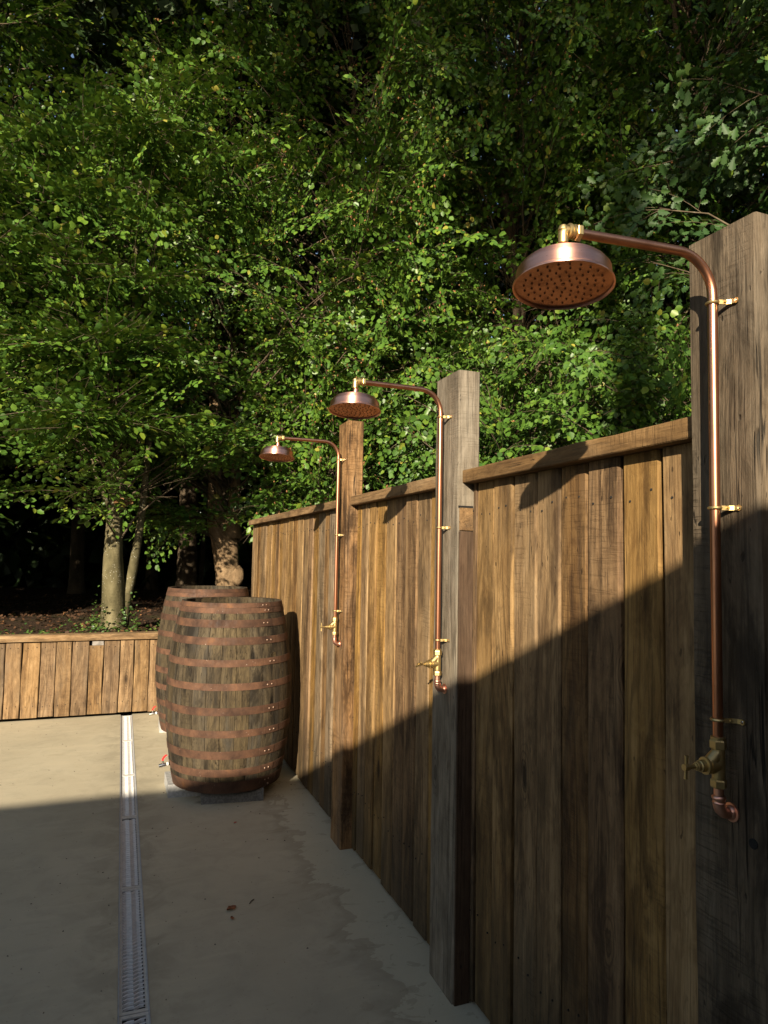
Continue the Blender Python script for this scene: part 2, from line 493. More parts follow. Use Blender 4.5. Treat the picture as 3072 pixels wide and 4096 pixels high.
def sheet(name, x0, y0, x1, y1, z, mat, label=None, cat=None):
    m = MB()
    m.add([(x0, y0, z), (x1, y0, z), (x1, y1, z), (x0, y1, z)], [(0, 1, 2, 3)])
    o = m.build(name, mat)
    o['kind'] = 'structure'
    return o
sheet('ground', -150, -150, 150, 150, -.12, M_GROUND)
m = MB()
DX0, DX1 = .0515, .1683
m.box((-3.45, -6, -.14), (DX0, YW+.03, 0)); m.box((DX1, -6, -.14), (1.46, YW+.03, 0))
m.box((DX0-.0, -6, -.139), (DX1+.0, YW+.03, -.05))
pat = m.build('patio', M_CONC); pat['kind'] = 'structure'
# woodland floor, raised behind the low wall and the fence
m = MB()
xs = list(np.concatenate([np.linspace(-60, -10, 8), np.linspace(-8, 14, 45), np.linspace(17, 70, 8)]))
ys = list(np.concatenate([[-8, -3, 0, 2, 4, 6, 7.2], [YW+.06], np.linspace(8.2, 16, 26), np.linspace(18, 80, 10)]))
gi = {}
vs = []
for i, x in enumerate(xs):
    for j, y in enumerate(ys):
        hz = .80+.02*math.sin(x*2.3+y*1.7)+.02*math.sin(x*.9-y*2.9)+max(0, (y-9))*.012
        gi[(i, j)] = len(vs); vs.append((x, y, hz))
fs = []
for i in range(len(xs)-1):
    for j in range(len(ys)-1):
        if ys[j] >= YW+.05 or xs[i] >= 1.46:
            fs.append((gi[(i, j)], gi[(i+1, j)], gi[(i+1, j+1)], gi[(i, j+1)]))
m.add(vs, fs)
ff = m.build('forest_floor', M_SOIL, smooth=True); ff['kind'] = 'structure'

# ------------------------------------------------------------------ planks
def plank_mesh(w, h, t=.022, z0=0.0, jit=.0022, lean=0.0, nsec=9, top=None, rnd=random):
    """front face at x=0 facing -x, width along +y, height along z"""
    c = min(.0065, w*.1)
    ph = [rnd.uniform(0, 6.3) for _ in range(6)]
    vs = []
    for i in range(nsec):
        s = i/(nsec-1)
        z = z0+(h-z0)*s
        e0 = jit*(math.sin(3.1*s*2+ph[0])+.6*math.sin(9*s+ph[1])+rnd.uniform(-.35, .35))
        e1 = jit*(math.sin(2.7*s*2+ph[2])+.6*math.sin(8*s+ph[3])+rnd.uniform(-.35, .35))
        bow = .0015*math.sin(3*s+ph[4])+lean*(s-.5)
        zz = [0]*6
        if i == 0:
            zz = [rnd.uniform(-.004, .004)]*2+[rnd.uniform(-.004, .004)]*4
        vs += [(t, e0, z+zz[0]), (c+bow, e0, z+zz[1]), (bow, c+e0, z+zz[2]), (bow, w-c+e1, z+zz[3]), (c+bow, w+e1, z+zz[4]), (t, w+e1, z+zz[5])]
    fs = []
    for i in range(nsec-1):
        for k in range(5):
            fs.append((i*6+k, (i+1)*6+k, (i+1)*6+k+1, i*6+k+1))
        fs.append((i*6+5, (i+1)*6+5, (i+1)*6, i*6))
    fs += [(0, 1, 2, 3, 4, 5), tuple((nsec-1)*6+k for k in range(5, -1, -1))]
    mb = MB()
    mb.add(vs, fs)
    return mb

FENCE_BAYS = [
    [(1.06, .93), (.93, .79), (.79, .64), (.64, .50), (.50, .36), (.36, .21), (.21, .07), (.07, -.08), (-.08, -.22)],
    [2.484, 2.456, 2.317, 2.18, 2.031, 1.89, 1.751, 1.592, 1.436, 1.268],
    [3.96, 3.885, 3.75, 3.622, 3.486, 3.334, 3.194, 3.052, 2.90, 2.71],
    [7.573, 7.43, 7.275, 7.135, 6.97, 6.81, 6.66, 6.52, 6.36, 6.20, 6.066, 5.93, 5.80, 5.651, 5.49, 5.31, 5.143, 5.008, 4.86, 4.69, 4.556, 4.418, 4.30, 4.165],
]
fence = thing('plank_fence', 'tall fence of upright brown reclaimed planks behind the copper showers', 'fence', (XP, 4, 0))
screw = MB()
for b, bay in enumerate(FENCE_BAYS):
    pairs = bay if b == 0 else [(bay[i], bay[i+1]) for i in range(len(bay)-1)]
    for q, (ya, yb) in enumerate(pairs):
        gap = random.choice([.005, .006, .008, .010])
        w = ya-yb-gap
        dx = random.uniform(-.0035, .0035)+(.0015 if q % 2 else -.0015)
        mb = plank_mesh(w, ZB-.002, .020, .012+random.uniform(0, .012), jit=.0030, lean=random.uniform(-.004, .004))
        pm_ = {1: M_PLANK, 2: M_PLANKDARK, 3: M_PLANKGREY}[random.choice([1, 1, 1, 1, 1, 2, 2, 3])]
        mb.build('plank', pm_, fence, (dx, yb+gap/2-4, 0))
        for sy in ((.25, .75) if w > .06 else (.5,)):
            for zz in (1.93+random.uniform(-.02, .02), .35+random.uniform(-.03, .03)):
                y0 = yb+gap/2+w*sy-4+random.uniform(-.008, .008)
                screw.lathe([(.0035, -.0012+dx-.002), (.0035, dx+.004)], 6, (0, y0, zz), 'x')
s = screw.build('screw_head', M_GAP, fence); s['kind'] = 'stuff'
for ya, yb in ((3.96, 2.71), (2.484, 1.268), (7.573, 4.165), (1.06, -.22)):
    cm = MB()
    n = 9
    rr = random.Random(int(ya*100))
    vs = []
    for i in range(n):
        y = yb+(ya-yb)*i/(n-1)
        j = [rr.uniform(-.0018, .0018) for _ in range(4)]
        x0, x1, z0, z1 = XC+j[0], 1.415, ZB+j[1]*.6, ZT+j[2]
        vs += [(x0, y, z0+.003), (x0, y, z1-.004), (x0+.004, y, z1), (x1, y, z1+j[3]), (x1, y, z0), (x0+.003, y, z0)]
    fs = [(i*6+k, i*6+(k+1) % 6, (i+1)*6+(k+1) % 6, (i+1)*6+k) for i in range(n-1) for k in range(6)]
    fs += [(5, 4, 3, 2, 1, 0), tuple((n-1)*6+k for k in range(6))]
    cm.add([(x-XP, y-4, z) for x, y, z in vs], fs)
    cm.build('cap_rail', M_CAP, fence)
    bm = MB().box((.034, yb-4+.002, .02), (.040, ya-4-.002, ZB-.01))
    bm.build('gap_shade_sheet', M_BLACK, fence)  # black sheet added behind the planks so their gaps read as shade
    for z in (.3, 1.05, 1.8):
        MB().box((.041, yb-4, z), (.085, ya-4, z+.09)).build('back_rail', M_CAP, fence)

def post_mesh(x0, x1, y0, y1, z1, ch=.006, seed=1, slope=0.0):
    rr = random.Random(seed)
    n = 14
    vs = []
    for i in range(n):
        s = i/(n-1)
        z = z1*s
        def j(a=.0018):
            return rr.uniform(-a, a)
        # profile, starting at far front corner
        pr = [(x0+j(), y1-ch+j()), (x0+j(), y0+ch+j()), (x0+ch*.8, y0+j()), (x1-ch, y0+j()), (x1, y0+ch), (x1, y1-ch), (x1-ch, y1), (x0+ch, y1+j())]
        for k, (px, py) in enumerate(pr):
            zz = z+(slope*(py-y0)/(y1-y0) if i == n-1 else 0)
            vs.append((px, py, zz))
    fs = [(i*8+k, i*8+(k+1) % 8, (i+1)*8+(k+1) % 8, (i+1)*8+k) for i in range(n-1) for k in range(8)]
    fs += [tuple(range(7, -1, -1)), tuple((n-1)*8+k for k in range(8))]
    fs = [tuple(reversed(f)) for f in fs]
    return MB().add(vs, fs)
POSTS = [(1.073, 1.264, 2.521, M_OLDPOST, 'broad dark weathered sleeper post behind the largest copper shower', 1),
         (2.4876, 2.7075, 2.5205, M_GREYPOST, 'grey weathered sleeper post behind the middle copper shower', 2),
         (3.9643, 4.162, 2.575, M_ORPOST, 'cracked orange brown sleeper post behind the shower nearest the barrels', 3)]
for y0, y1, zt, mt, lab, i in POSTS:
    p = thing('sleeper_post', lab, 'post', (XF, y0, 0), group='sleeper posts standing in the plank fence')
    tb = post_mesh(0, XB-XF, 0, y1-y0, zt, seed=i).build('timber', mt, p)
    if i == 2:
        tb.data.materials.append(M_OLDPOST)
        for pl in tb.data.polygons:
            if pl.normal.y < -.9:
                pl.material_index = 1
    if i == 2:
        st = MB()
        st.box((.004, -.010, .0), (XP-XF-.001, -.0005, 1.852), .002)
        st.build('side_strip', M_REDSTRIP, p)
        MB().box((.006, -.007, 1.856), (XP-XF-.001, -.0005, 1.948), .002).build('notch_block', M_CAP, p)
        MB().box((.002, -.004, 1.949), (XP-XF-.002, -.0005, 1.957)).build('notch_slot', M_BLACK, p)
    if i == 1:
        kn = MB().lathe([(.011, 0), (.011, .002), (.0085, .0005)], 14, (0, 0, 0), 'x')
        o = kn.build('knot_hole', M_BLACK, p, (-.0015, .03, 1.153))

# ------------------------------------------------------------------ low retaining wall
wall = thing('retaining_wall', 'low retaining wall of upright brown planks at the far end of the patio', 'wall', (0, YW, 0))
bx = [-3.4, -3.25, -3.10, -2.94, -2.80, -2.65, -2.50, -2.36, -2.21, -2.06, -1.92, -1.77, -1.62, -1.48, -1.34, -1.20, -1.062, -.91, -.741, -.594, -.444, -.282, -.139, .023, .166, .321, .465, .61, .755, .90, 1.045, 1.19, 1.335]
screw = MB()
for i in range(len(bx)-1):
    gap = random.choice([.005, .007, .009])
    w = bx[i+1]-bx[i]-gap
    top = .790+random.uniform(-.006, .004)
    hh = top
    if abs(bx[i]+.282) < .001:
        hh = .742
    mb = plank_mesh(w, hh, .022, .016+random.uniform(0, .006)+.012*(1 if i < 24 else .4), jit=.0028)
    # local -x front becomes world -y, local +y becomes world -x
    d = random.uniform(-.005, .005)
    mb.build('plank', M_WALLPLANK, wall, (bx[i+1]-gap/2, d, 0), (0, 0, R(90)))
    for sx in (.25, .75):
        for zz in (.73, .14):
            screw.lathe([(.0045, -.0035+d), (.0045, d+.004)], 6, (bx[i]+gap/2+w*sx+random.uniform(-.008, .008), 0, zz+random.uniform(-.012, .012)), 'y')
s = screw.build('screw_head', M_GAP, wall); s['kind'] = 'stuff'
MB().box((-.255, -.004, .744), (-.142, .010, .789), .003).build('metal_patch', M_TAG, wall)
cm = MB()
vs = []
n = 24
rr = random.Random(5)
for i in range(n):
    x = -3.4+(1.338+3.4)*i/(n-1)
    j = [rr.uniform(-.0015, .0015) for _ in range(3)]
    vs += [(x, -.036+j[0], ZWB+.004), (x, -.036+j[1], ZW-.006), (x, -.028, ZW+j[2]), (x, .10, ZW+.002), (x, .10, ZWB), (x, -.030, ZWB)]
fs = [(i*6+k, (i+1)*6+k, (i+1)*6+(k+1) % 6, i*6+(k+1) % 6) for i in range(n-1) for k in range(6)]
fs += [(0, 1, 2, 3, 4, 5), tuple((n-1)*6+k for k in range(5, -1, -1))]
cm.add(vs, fs).build('cap_rail', M_WALLCAP, wall)
MB().box((-3.4, .036, .02), (1.338, .046, .79)).build('gap_shade_sheet', M_BLACK, wall)  # black sheet added to darken the gaps between the wall planks

# ------------------------------------------------------------------ channel drain
drain = thing('channel_drain', 'narrow galvanised channel drain with wavy ribbed gratings set in the patio', 'drain', (.11, 4, 0))
JY = [-.2, .80, 1.82, 2.851, 3.881, 4.90, 5.80, 6.842, 7.862]
half = (DX1-DX0)/2
def grate_mesh(L, pitch=.0270):
    """pressed grating: chevron ridges across, flat margins and a plain end strip"""
    mb = MB()
    hw = half-.0052
    mb.box((-hw, 0, -.010), (hw, .018, -.004)); mb.box((-hw, L-.018, -.010), (hw, L, -.004))
    mb.box((-hw, .018, -.010), (-hw+.011, L-.018, -.0045)); mb.box((hw-.011, .018, -.010), (hw, L-.018, -.0045))
    xa = -hw+.011; W = 2*hw-.022
    zig = [(0.0, 0.0), (.10, .18), (.24, .42), (.50, .42), (.503, 0.0), (.62, .2), (.76, .46), (1.0, .46)]
    n = int((L-.05)/pitch)
    for k in range(n):
        y = .024+k*pitch
        rows = [(.20, -.011), (.33, -.0035), (.50, -.0012), (.66, -.0035), (.77, -.011)]
        vs = []
        for fr, z in rows:
            for u, dy in zig:
                vs.append((xa+W*u, y+pitch*(fr+dy-.2), z))
        nz = len(zig)
        mb.add(vs, [(r*nz+i, r*nz+i+1, (r+1)*nz+i+1, (r+1)*nz+i) for r in range(len(rows)-1) for i in range(nz-1)])
    return mb
for i in range(len(JY)-1):
    L = JY[i+1]-JY[i]-.006
    g = grate_mesh(L).build('grate', M_GALV, drain, (0, JY[i]-4+.003, 0), smooth=True, angle=25)
    hs = MB()
    for k in range(int((L-.05)/.0270)):
        for sx in (-1, 1):
            hs.box((sx*(half-.0195)-.0028, .030+k*.0270, -.0046), (sx*(half-.0195)+.0028, .038+k*.0270, -.0028))
    h = hs.build('drain_slot', M_GAP, g); h['kind'] = 'stuff'
for sx in (-1, 1):
    MB().box((sx*half-.0025+(-sx)*.0035, -4.2, -.02), (sx*half+.0025+(-sx)*.0035, 3.862, .0015)).build('edge_rail', M_GALVDARK, drain)
MB().box((-half+.006, -4.2, -.045), (half-.006, 3.862, -.0215)).build('channel', M_GAP, drain)

# ------------------------------------------------------------------ copper showers
PX = -.035                                   # pipe axis, local x (post face at 0)
def arc(cx, cz, r, a0, a1, n=9):
    return [(cx+r*math.cos(R(a0+(a1-a0)*i/n)), 0, cz+r*math.sin(R(a0+(a1-a0)*i/n))) for i in range(n+1)]
def hexnut(mb, r, h, org, ax='z'):
    mb.lathe([(r*.93, 0), (r, h*.15), (r, h*.85), (r*.93, h)], 6, org, ax)
ARMZ, HX = 2.447, PX-.388
def make_shower():
    t = thing('copper_shower', '', 'shower')
    pr = .0108
    rb = .094
    pts = [(PX, 0, 1.345), (PX, 0, 1.6), (PX, 0, 1.9), (PX, 0, 2.2), (PX, 0, 2.30)]+arc(PX-rb, ARMZ-rb, rb, 0, 90, 12)+[(PX-rb-.1, 0, ARMZ), (HX+.035, 0, ARMZ-.001)]
    MB().tube(pts, pr, 18).build('pipe', M_COPPERPIPE, t, smooth=True, angle=60)
    # brass union and elbow at the end of the arm
    e = MB()
    e.tube([(HX+.043, 0, ARMZ), (HX+.012, 0, ARMZ)], .0122, 16)
    e.lathe([(.0125, .0), (.0165, .002), (.0165, .006), (.0125, .008), (.0125, .010), (.0150, .011), (.0150, .015), (.0125, .017)], 20, (HX+.010, 0, ARMZ), 'x', False)
    e.tube([(HX+.016, 0, ARMZ), (HX+.008, 0, ARMZ)]+[(HX+.008-.008*math.sin(R(a)), 0, ARMZ-.008+.008*math.cos(R(a))) for a in (20, 45, 70, 90)]+[(HX, 0, ARMZ-.028)], .0108, 16)
    e.lathe([(.0085, .0095), (.0107, .004), (.0112, 0)], 14, (HX, 0, ARMZ), 'z')
    el = e.build('elbow', M_BRASS, t, smooth=True, angle=40)
    h = MB(); hexnut(h, .0185, .013, (HX+.028, 0, ARMZ), 'x')
    h.build('union_nut', M_BRASS, el)
    # head
    hd = MB()
    hz = 2.325
    hd.lathe([(.0108, .094), (.0122, .092), (.0122, .078), (.0140, .077), (.0140, .071), (.0150, .070), (.0156, .064), (.019, .0605), (.045, .0590), (.068, .0560), (.082, .0510), (.0900, .0440), (.0925, .0385), (.0940, .0360), (.0965, .0350), (.0985, .0325), (.0993, .0270), (.1000, .009), (.1010, .006), (.1032, .0045), (.1056, .003), (.1062, .0005), (.1056, -.0015), (.1034, -.0012), (.1016, .001)], 72, (HX, 0, hz), 'z', False)
    hd.v = [(x-HX, y, z-hz) for x, y, z in hd.v]
    hh = hd.build('shower_head', M_COPPERHEAD, t, (HX, 0, hz), smooth=True, angle=50)
    MB().lathe([(.1018, .0045), (.1016, .006)], 72, (0, 0, 0), 'z', True).build('face_plate', M_COPPERFACE, hh, smooth=True, angle=40)
    nz = MB()
    for rr_, cnt in ((.018, 6), (.034, 11), (.050, 16), (.066, 20), (.082, 23)):
        for q in range(cnt):
            a = 2*math.pi*(q+.37*cnt)/cnt+rr_*31
            nz.lathe([(.0026, .0046), (.0020, .0020), (.0009, .0014)], 7, (rr_*math.cos(a), rr_*math.sin(a), 0), 'z', True)
    nz.lathe([(.0042, .0046), (.0040, .0030)], 12, (0, 0, 0), 'z', True)
    o = nz.build('nozzles', M_COPPERDARK, hh); o['kind'] = 'stuff'
    # clips
    for z in (2.337, 1.868, 1.402):
        c = MB()
        ring = [(PX+.0128*math.cos(a), .0128*math.sin(a), z) for a in np.linspace(0, 2*math.pi, 19)]
        c.tube(ring, .0036, 8, False)
        # strap that swings from the ring to a foot on the post
        sv = [(PX+.006, -.0125, z), (PX+.014, -.0150, z), (PX+.022, -.0165, z), (PX+.0305, -.024, z), (-.002, -.033, z)]
        for (x0, y0, zz), (x1, y1, _) in zip(sv, sv[1:]):
            dx, dy = x1-x0, y1-y0
            ln = math.hypot(dx, dy); nx, ny = -dy/ln*.0014, dx/ln*.0014
            vs = [(x0-nx, y0-ny, z-.005), (x0+nx, y0+ny, z-.005), (x1+nx, y1+ny, z-.005), (x1-nx, y1-ny, z-.005)]
            vs += [(a, b, z+.005) for a, b, _ in vs]
            c.add(vs, [(0, 1, 2, 3), (7, 6, 5, 4), (0, 4, 5, 1), (1, 5, 6, 2), (2, 6, 7, 3), (3, 7, 4, 0)])
        c.lathe([(.0065, -.0035), (.0065, -.0008)], 14, (0, -.035, z), 'x')
        co = c.build('pipe_clip', M_BRASS, t, smooth=True, angle=40)
        MB().lathe([(.0028, -.0055), (.0036, -.0036)], 10, (0, -.035, z), 'x').build('screw', M_STEEL, co)
        MB().lathe([(.003, -.0215), (.003, -.0135)], 10, (PX+.018, 0, z), 'y').build('screw', M_BRASS, co)
    # stopcock
    v = MB()
    vz = 1.305
    v.lathe([(.0128, -.034), (.0138, -.030), (.0138, -.02), (.0142, .0), (.0140, .024), (.0138, .030), (.0128, .036)], 22, (PX, 0, vz), 'z')
    v.tube([(PX+.002, 0, vz+.030), (PX-.026, 0, vz+.004)], [.0125, .0145], 18)
    v.lathe([(.0150, .0), (.0155, -.012), (.0150, -.016), (.0182, -.0165), (.0182, -.026), (.0165, -.0262), (.0165, -.030), (.0185, -.0303), (.0185, -.036), (.0130, -.0365), (.0125, -.048), (.0100, -.049), (.0095, -.056), (.0075, -.0565), (.0075, -.060), (.0045, -.061), (.0045, -.080)], 24, (PX-.002, 0, vz), 'x')
    vo = v.build('stopcock', M_BRASS, t, smooth=True, angle=35)
    g = MB(); hexnut(g, .0175, .020, (PX, 0, vz+.034)); g.lathe([(.0150, 0), (.0155, .006), (.0132, .007)], 20, (PX, 0, vz+.054)); g.build('nut', M_BRASS, vo)
    g = MB(); hexnut(g, .0170, .018, (PX, 0, vz-.049)); g.build('nut', M_BRASS, vo)
    g = MB()
    g.tube([(0, 0, -.025), (0, 0, -.010), (0, 0, .010), (0, 0, .025)], [.0042, .0034, .0034, .0042], 10)
    g.lathe([(.0072, -.006), (.0078, 0), (.0072, .006)], 14, (0, 0, 0), 'x')
    g.build('handle', M_BRASS, vo, (PX-.0855, 0, vz), smooth=True, angle=40)
    # copper bend into the post
    q = MB()
    q.tube([(PX, 0, vz-.045), (PX, 0, vz-.088)], .0106, 18)
    q.lathe([(.0120, 0), (.0150, -.003), (.0150, -.006), (.0128, -.009), (.0128, -.013), (.0142, -.015), (.0128, -.018)], 20, (PX, 0, vz-.066), 'z', False)
    q.tube([(PX, 0, vz-.078), (PX, 0, vz-.083)]+[(PX+.022-.022*math.cos(R(a)), 0, vz-.083-.022*math.sin(R(a))) for a in range(10, 91, 10)]+[(-.006, 0, vz-.105)], .0128, 18)
    q.lathe([(.0128, -.011), (.0150, -.009), (.0158, -.004), (.0205, -.003), (.0205, .001)], 22, (0, 0, vz-.105), 'x', False)
    q.build('pipe_bend', M_COPPER, t, smooth=True, angle=50)
    return t
sh0 = make_shower()
for i, (y, z, lab, hrot) in enumerate([
        (1.157, 0.0, 'copper shower on the broad dark post, nearest and largest of the three', (R(4), 0, 0)),
        (2.589, 0.0, 'copper shower on the grey post, middle one of the three showers', (R(62), 0, 0)),
        (4.050, 0.0, 'copper shower on the cracked orange post beside the barrels, smallest of the three', (R(0), 0, 0))]):
    o = sh0 if i == 0 else copy_tree(sh0)
    o.location = (XF, y, z)
    o.rotation_euler.z = (R(-4), R(2), 0)[i]
    tag(o, lab, 'shower', 'copper showers mounted along the plank fence')
    for ch in o.children:
        if i == 0 and ch.name.startswith('shower_head'):
            ch.rotation_euler = Matrix.Rotation(R(6.5), 3, Vector((-.81, .58, 0))).to_euler()
        if ch.name.startswith('stopcock'):
            for g in ch.children:
                if g.name.startswith('handle'):
                    g.rotation_euler = hrot

# ------------------------------------------------------------------ barrels
RT, RB_, RBI, Z0, Z1 = .366, .388, .456, .0, 1.303
def brad(s):
    return (RB_+(RT-RB_)*s)+(RBI-.5*(RB_+RT))*(1-(2*s-1)**2)
NS = 28
def stave_mesh(seed):
    rr = random.Random(seed)
    n = 15
    vs = []
    hw = math.pi/NS
    for i in range(n):
        s = i/(n-1)
        r = brad(s)
        g = .0006/r
        for a, d in ((-hw+g, -.003), (-hw+g*3.2, 0), (-hw*.33, .0006), (hw*.33, .0006), (hw-g*3.2, 0), (hw-g, -.003)):
            rr_ = r+d
            vs.append((rr_*math.cos(a), rr_*math.sin(a), Z0+(Z1-Z0)*s))
        for a in (hw-g, -hw+g):
            vs.append(((r-.028)*math.cos(a), (r-.028)*math.sin(a), Z0+(Z1-Z0)*s))
    fs = [(i*8+k, i*8+(k+1) % 8, (i+1)*8+(k+1) % 8, (i+1)*8+k) for i in range(n-1) for k in range(8)]
    fs += [tuple(range(7, -1, -1)), tuple((n-1)*8+k for k in range(8))]
    return MB().add(vs, fs).mesh('stave', M_STAVE, True, 30)
STAVES = [stave_mesh(3)]
HOOPS = [(1.0005, .9755, 4), (.974, .9455, 4), (.910, .874, 2), (.818, .783, 2), (.702, .670, 2), (.580, .548, 2), (.454, .418, 2), (.335, .302, 2), (.226, .188, 2), (.128, .092, 2), (.062, -.0005, 3)]
SEAM = R(-55)
rivet_me = MB().lathe([(.0075, 0), (.0068, .003), (.0042, .005), (.0012, .0056)], 10).mesh('rivet', metal('worn_rivet_steel', (.42, .30, .23), .45, (.2, .1, .06), .6), True)
def make_barrel():
    t = thing('whisky_barrel', '', 'barrel')
    for k in range(NS):
        link('stave', STAVES[0], t, rot=(0, 0, 2*math.pi*k/NS+.05))
    bd = MB().lathe([(RT-.03, .18), (RT-.03, .2)], 28); bd.build('barrel_bottom', M_STAVE, t, (0, 0, -.1))
    for q, (sa, sb, nr) in enumerate(HOOPS):
        if 1 < q < len(HOOPS)-1:
            sa, sb = sa+.0025, sb-.0025
        hb = MB()
        seam = SEAM+R(2.2)*math.sin(q*2.1)+R(1.5)*(q-5)*.2
        NSID = 64
        rows = []
        for s in (sb, sb+(sa-sb)*.5, sa):
            rows.append((brad(min(1, max(0, s))), Z0+(Z1-Z0)*s))
        (r0, z0), (r1, z1), (r2, z2) = rows
        prof = [(r0-.004, z0), (r0+.0032, z0), (r1+.0036, z1), (r2+.0032, z2), (r2-.004, z2)]
        hb.lathe(prof, NSID, capends=False)
        # overlapping riveted end
        a0, a1 = seam-R(13), seam+R(4)
        vs = []
        for i in range(7):
            a = a0+(a1-a0)*i/6
            for (r, z) in [(r0+.0030, z0+.0015), (r0+.0055, z0+.002), (r1+.0060, z1), (r2+.0055, z2-.002), (r2+.0030, z2-.0015)]:
                vs.append((r*math.cos(a), r*math.sin(a), z))
        hb.add(vs, [(i*5+k, (i+1)*5+k, (i+1)*5+k+1, i*5+k+1) for i in range(6) for k in range(4)]+[(4, 3, 2, 1, 0), (30, 31, 32, 33, 34)])
        ho = hb.build('hoop', M_RUST, t, smooth=True, angle=40)
        spots = [(-R(2.2), .5), (-R(7.0), .5)]
        if q == len(HOOPS)-1:
            spots = [(-R(1.5), .72), (-R(6.5), .72), (-R(2.0), .28)]
        for da, fz in spots:
            a = seam+da
            zz = z0+(z2-z0)*fz
            rr_ = r1+.0058
            slope = math.atan2(r2-r0, z2-z0)
            rv = link('rivet', rivet_me, ho, (rr_*math.cos(a), rr_*math.sin(a), zz))
            rv.rotation_euler = (0, R(90)-slope, a)
    return t
def barrel_tap(t, ang=180):
    """short steel ball valve with red lever near the bottom"""
    z = .137
    r = brad(z/Z1)
    tp = MB()
    tp.tube([(-r+.004, 0, z), (-r-.012, 0, z-.001)], .0125, 14)
    to = tp.build('tap', M_GAP, t, rot=(0, 0, R(ang-180)), smooth=True, angle=40)
    w = MB().tube([(-r-.010, 0, z-.001), (-r-.026, 0, z-.003)], .0125, 8); w.build('collar', M_WHITE, to)
    b = MB()
    b.tube([(-r-.024, 0, z-.003), (-r-.040, 0, z-.005), (-r-.056, 0, z-.007), (-r-.078, 0, z-.010)], [.011, .0135, .0135, .0115], 14)
    b.tube([(-r-.050, 0, z+.004), (-r-.050, 0, z+.030)], .0055, 10)
    b.build('valve_body', M_STEEL, to, smooth=True, angle=40)
    l = MB()
    pts = [(-r-.055, z+.028), (-r-.050, z+.042), (-r-.040, z+.055), (-r-.026, z+.064)]
    for (x0, za), (x1, zb) in zip(pts, pts[1:]):
        l.add([(x0-.004, -.008, za), (x0-.004, .008, za), (x0+.006, .008, za-.002), (x0+.006, -.008, za-.002),
               (x1-.004, -.008, zb), (x1-.004, .008, zb), (x1+.006, .008, zb-.003), (x1+.006, -.008, zb-.003)],
              [(0, 1, 2, 3), (7, 6, 5, 4), (0, 4, 5, 1), (1, 5, 6, 2), (2, 6, 7, 3), (3, 7, 4, 0)])
    l.build('lever', M_RED, to)
bar0 = make_barrel()
bar1 = copy_tree(bar0)
barrel_tap(bar0, 180+5); barrel_tap(bar1, 180-2)
bar0.location = (.7955, 5.2646, .0870)
bar1.location = (.7893, 6.7748, .1050)
bar1.rotation_euler.z = R(-160)
for ch in list(bar1.children):
    if ch.name.startswith('tap'):
        ch.rotation_euler.z += R(160)
tag(bar0, 'open whisky barrel with rusty hoops and riveted seams, the nearer one standing in front', 'barrel', 'whisky barrels beside the fence')
tag(bar1, 'whisky barrel mostly hidden behind the front barrel, closer to the low wall', 'barrel', 'whisky barrels beside the fence')
# round stamped bung on the front barrel
bg = MB()
a = R(-56)
sz = .715
rb = brad(sz)
bg.lathe([(.026, 0), (.026, .003), (.022, .003), (.022, .0015)], 20)
bg.lathe([(.007, .0012), (.007, .0030), (.0045, .0030)], 10, (-.009, .008, 0)); bg.lathe([(.007, .0012), (.007, .0030), (.0045, .0030)], 10, (.009, -.008, 0))
bg.add([(-.014, -.013, .003), (-.011, -.015, .003), (.014, .013, .003), (.011, .015, .003)], [(0, 1, 2, 3)])
bo = bg.build('bung', M_STAVE, bar0, (rb*math.cos(a), rb*math.sin(a), sz*Z1), (0, R(97), a))

# stones under the barrels
def stone(name, pts, h, mat, label, dish=0.0, lean=.006):
    m = MB()
    P = [Vector((x, y, 0)) for x, y in pts]
    ctr = sum(P, Vector())/4
    n = 7
    vs = []
    for i in range(n):
        s = i/(n-1)
        a = P[0].lerp(P[1], s); b = P[3].lerp(P[2], s)
        dz = -dish*(1-(2*s-1)**2)
        d = (b-a).normalized()
        rj = random.uniform(-.002, .002)
        vs += [(a.x, a.y, 0), (a.x+d.x*lean, a.y+d.y*lean, h*.8+dz+rj), (a.x+d.x*(lean+.012), a.y+d.y*(lean+.012), h+dz), (b.x, b.y, h+dz), (b.x, b.y, 0)]
    fs = [(i*5+k, (i+1)*5+k, (i+1)*5+(k+1) % 5, i*5+(k+1) % 5) for i in range(n-1) for k in range(5)]
    fs += [(0, 1, 2, 3, 4), tuple((n-1)*5+k for k in range(4, -1, -1))]
    vs = [(x-ctr.x, y-ctr.y, z) for x, y, z in vs]
    m.add(vs, fs)
    o = m.build(name, mat, None, (ctr.x, ctr.y, 0))
    return tag(o, label, 'stone block', 'stone blocks under the barrels')
stone('stone_block', [(.578, 4.965), (1.003, 4.912), (1.015, 5.065), (.59, 5.12)], .0865, M_STONED, 'dark kerb stone under the front edge of the nearer barrel', .006)
stone('stone_block', [(.372, 5.170), (.60, 5.145), (.62, 5.47), (.365, 5.50)], .0865, M_LID, 'pale grey stone block under the tap side of the nearer barrel')
stone('stone_block', [(.404, 7.02), (.60, 6.99), (.60, 7.20), (.404, 7.22)], .1045, M_LID, 'pale grey stone block under the barrel by the low wall')

# ------------------------------------------------------------------ cabin behind the camera, whose eave casts the big shadow
cab = thing('cabin', 'timber cabin with flat roof closing the patio behind the viewer', 'building', (-3, -2.6, 0))
EAVE_Y, EAVE_Z = -2.0, .4387*(5.35+2.0)
m = MB().box((-8.5, -3.0, -.1), (6.5, .35, EAVE_Z-.10))
m.build('wall', M_CLAD, cab)
m = MB().box((-8.8, -3.4, EAVE_Z-.10), (6.8, .6, EAVE_Z))
m.build('roof', M_ROOF, cab)

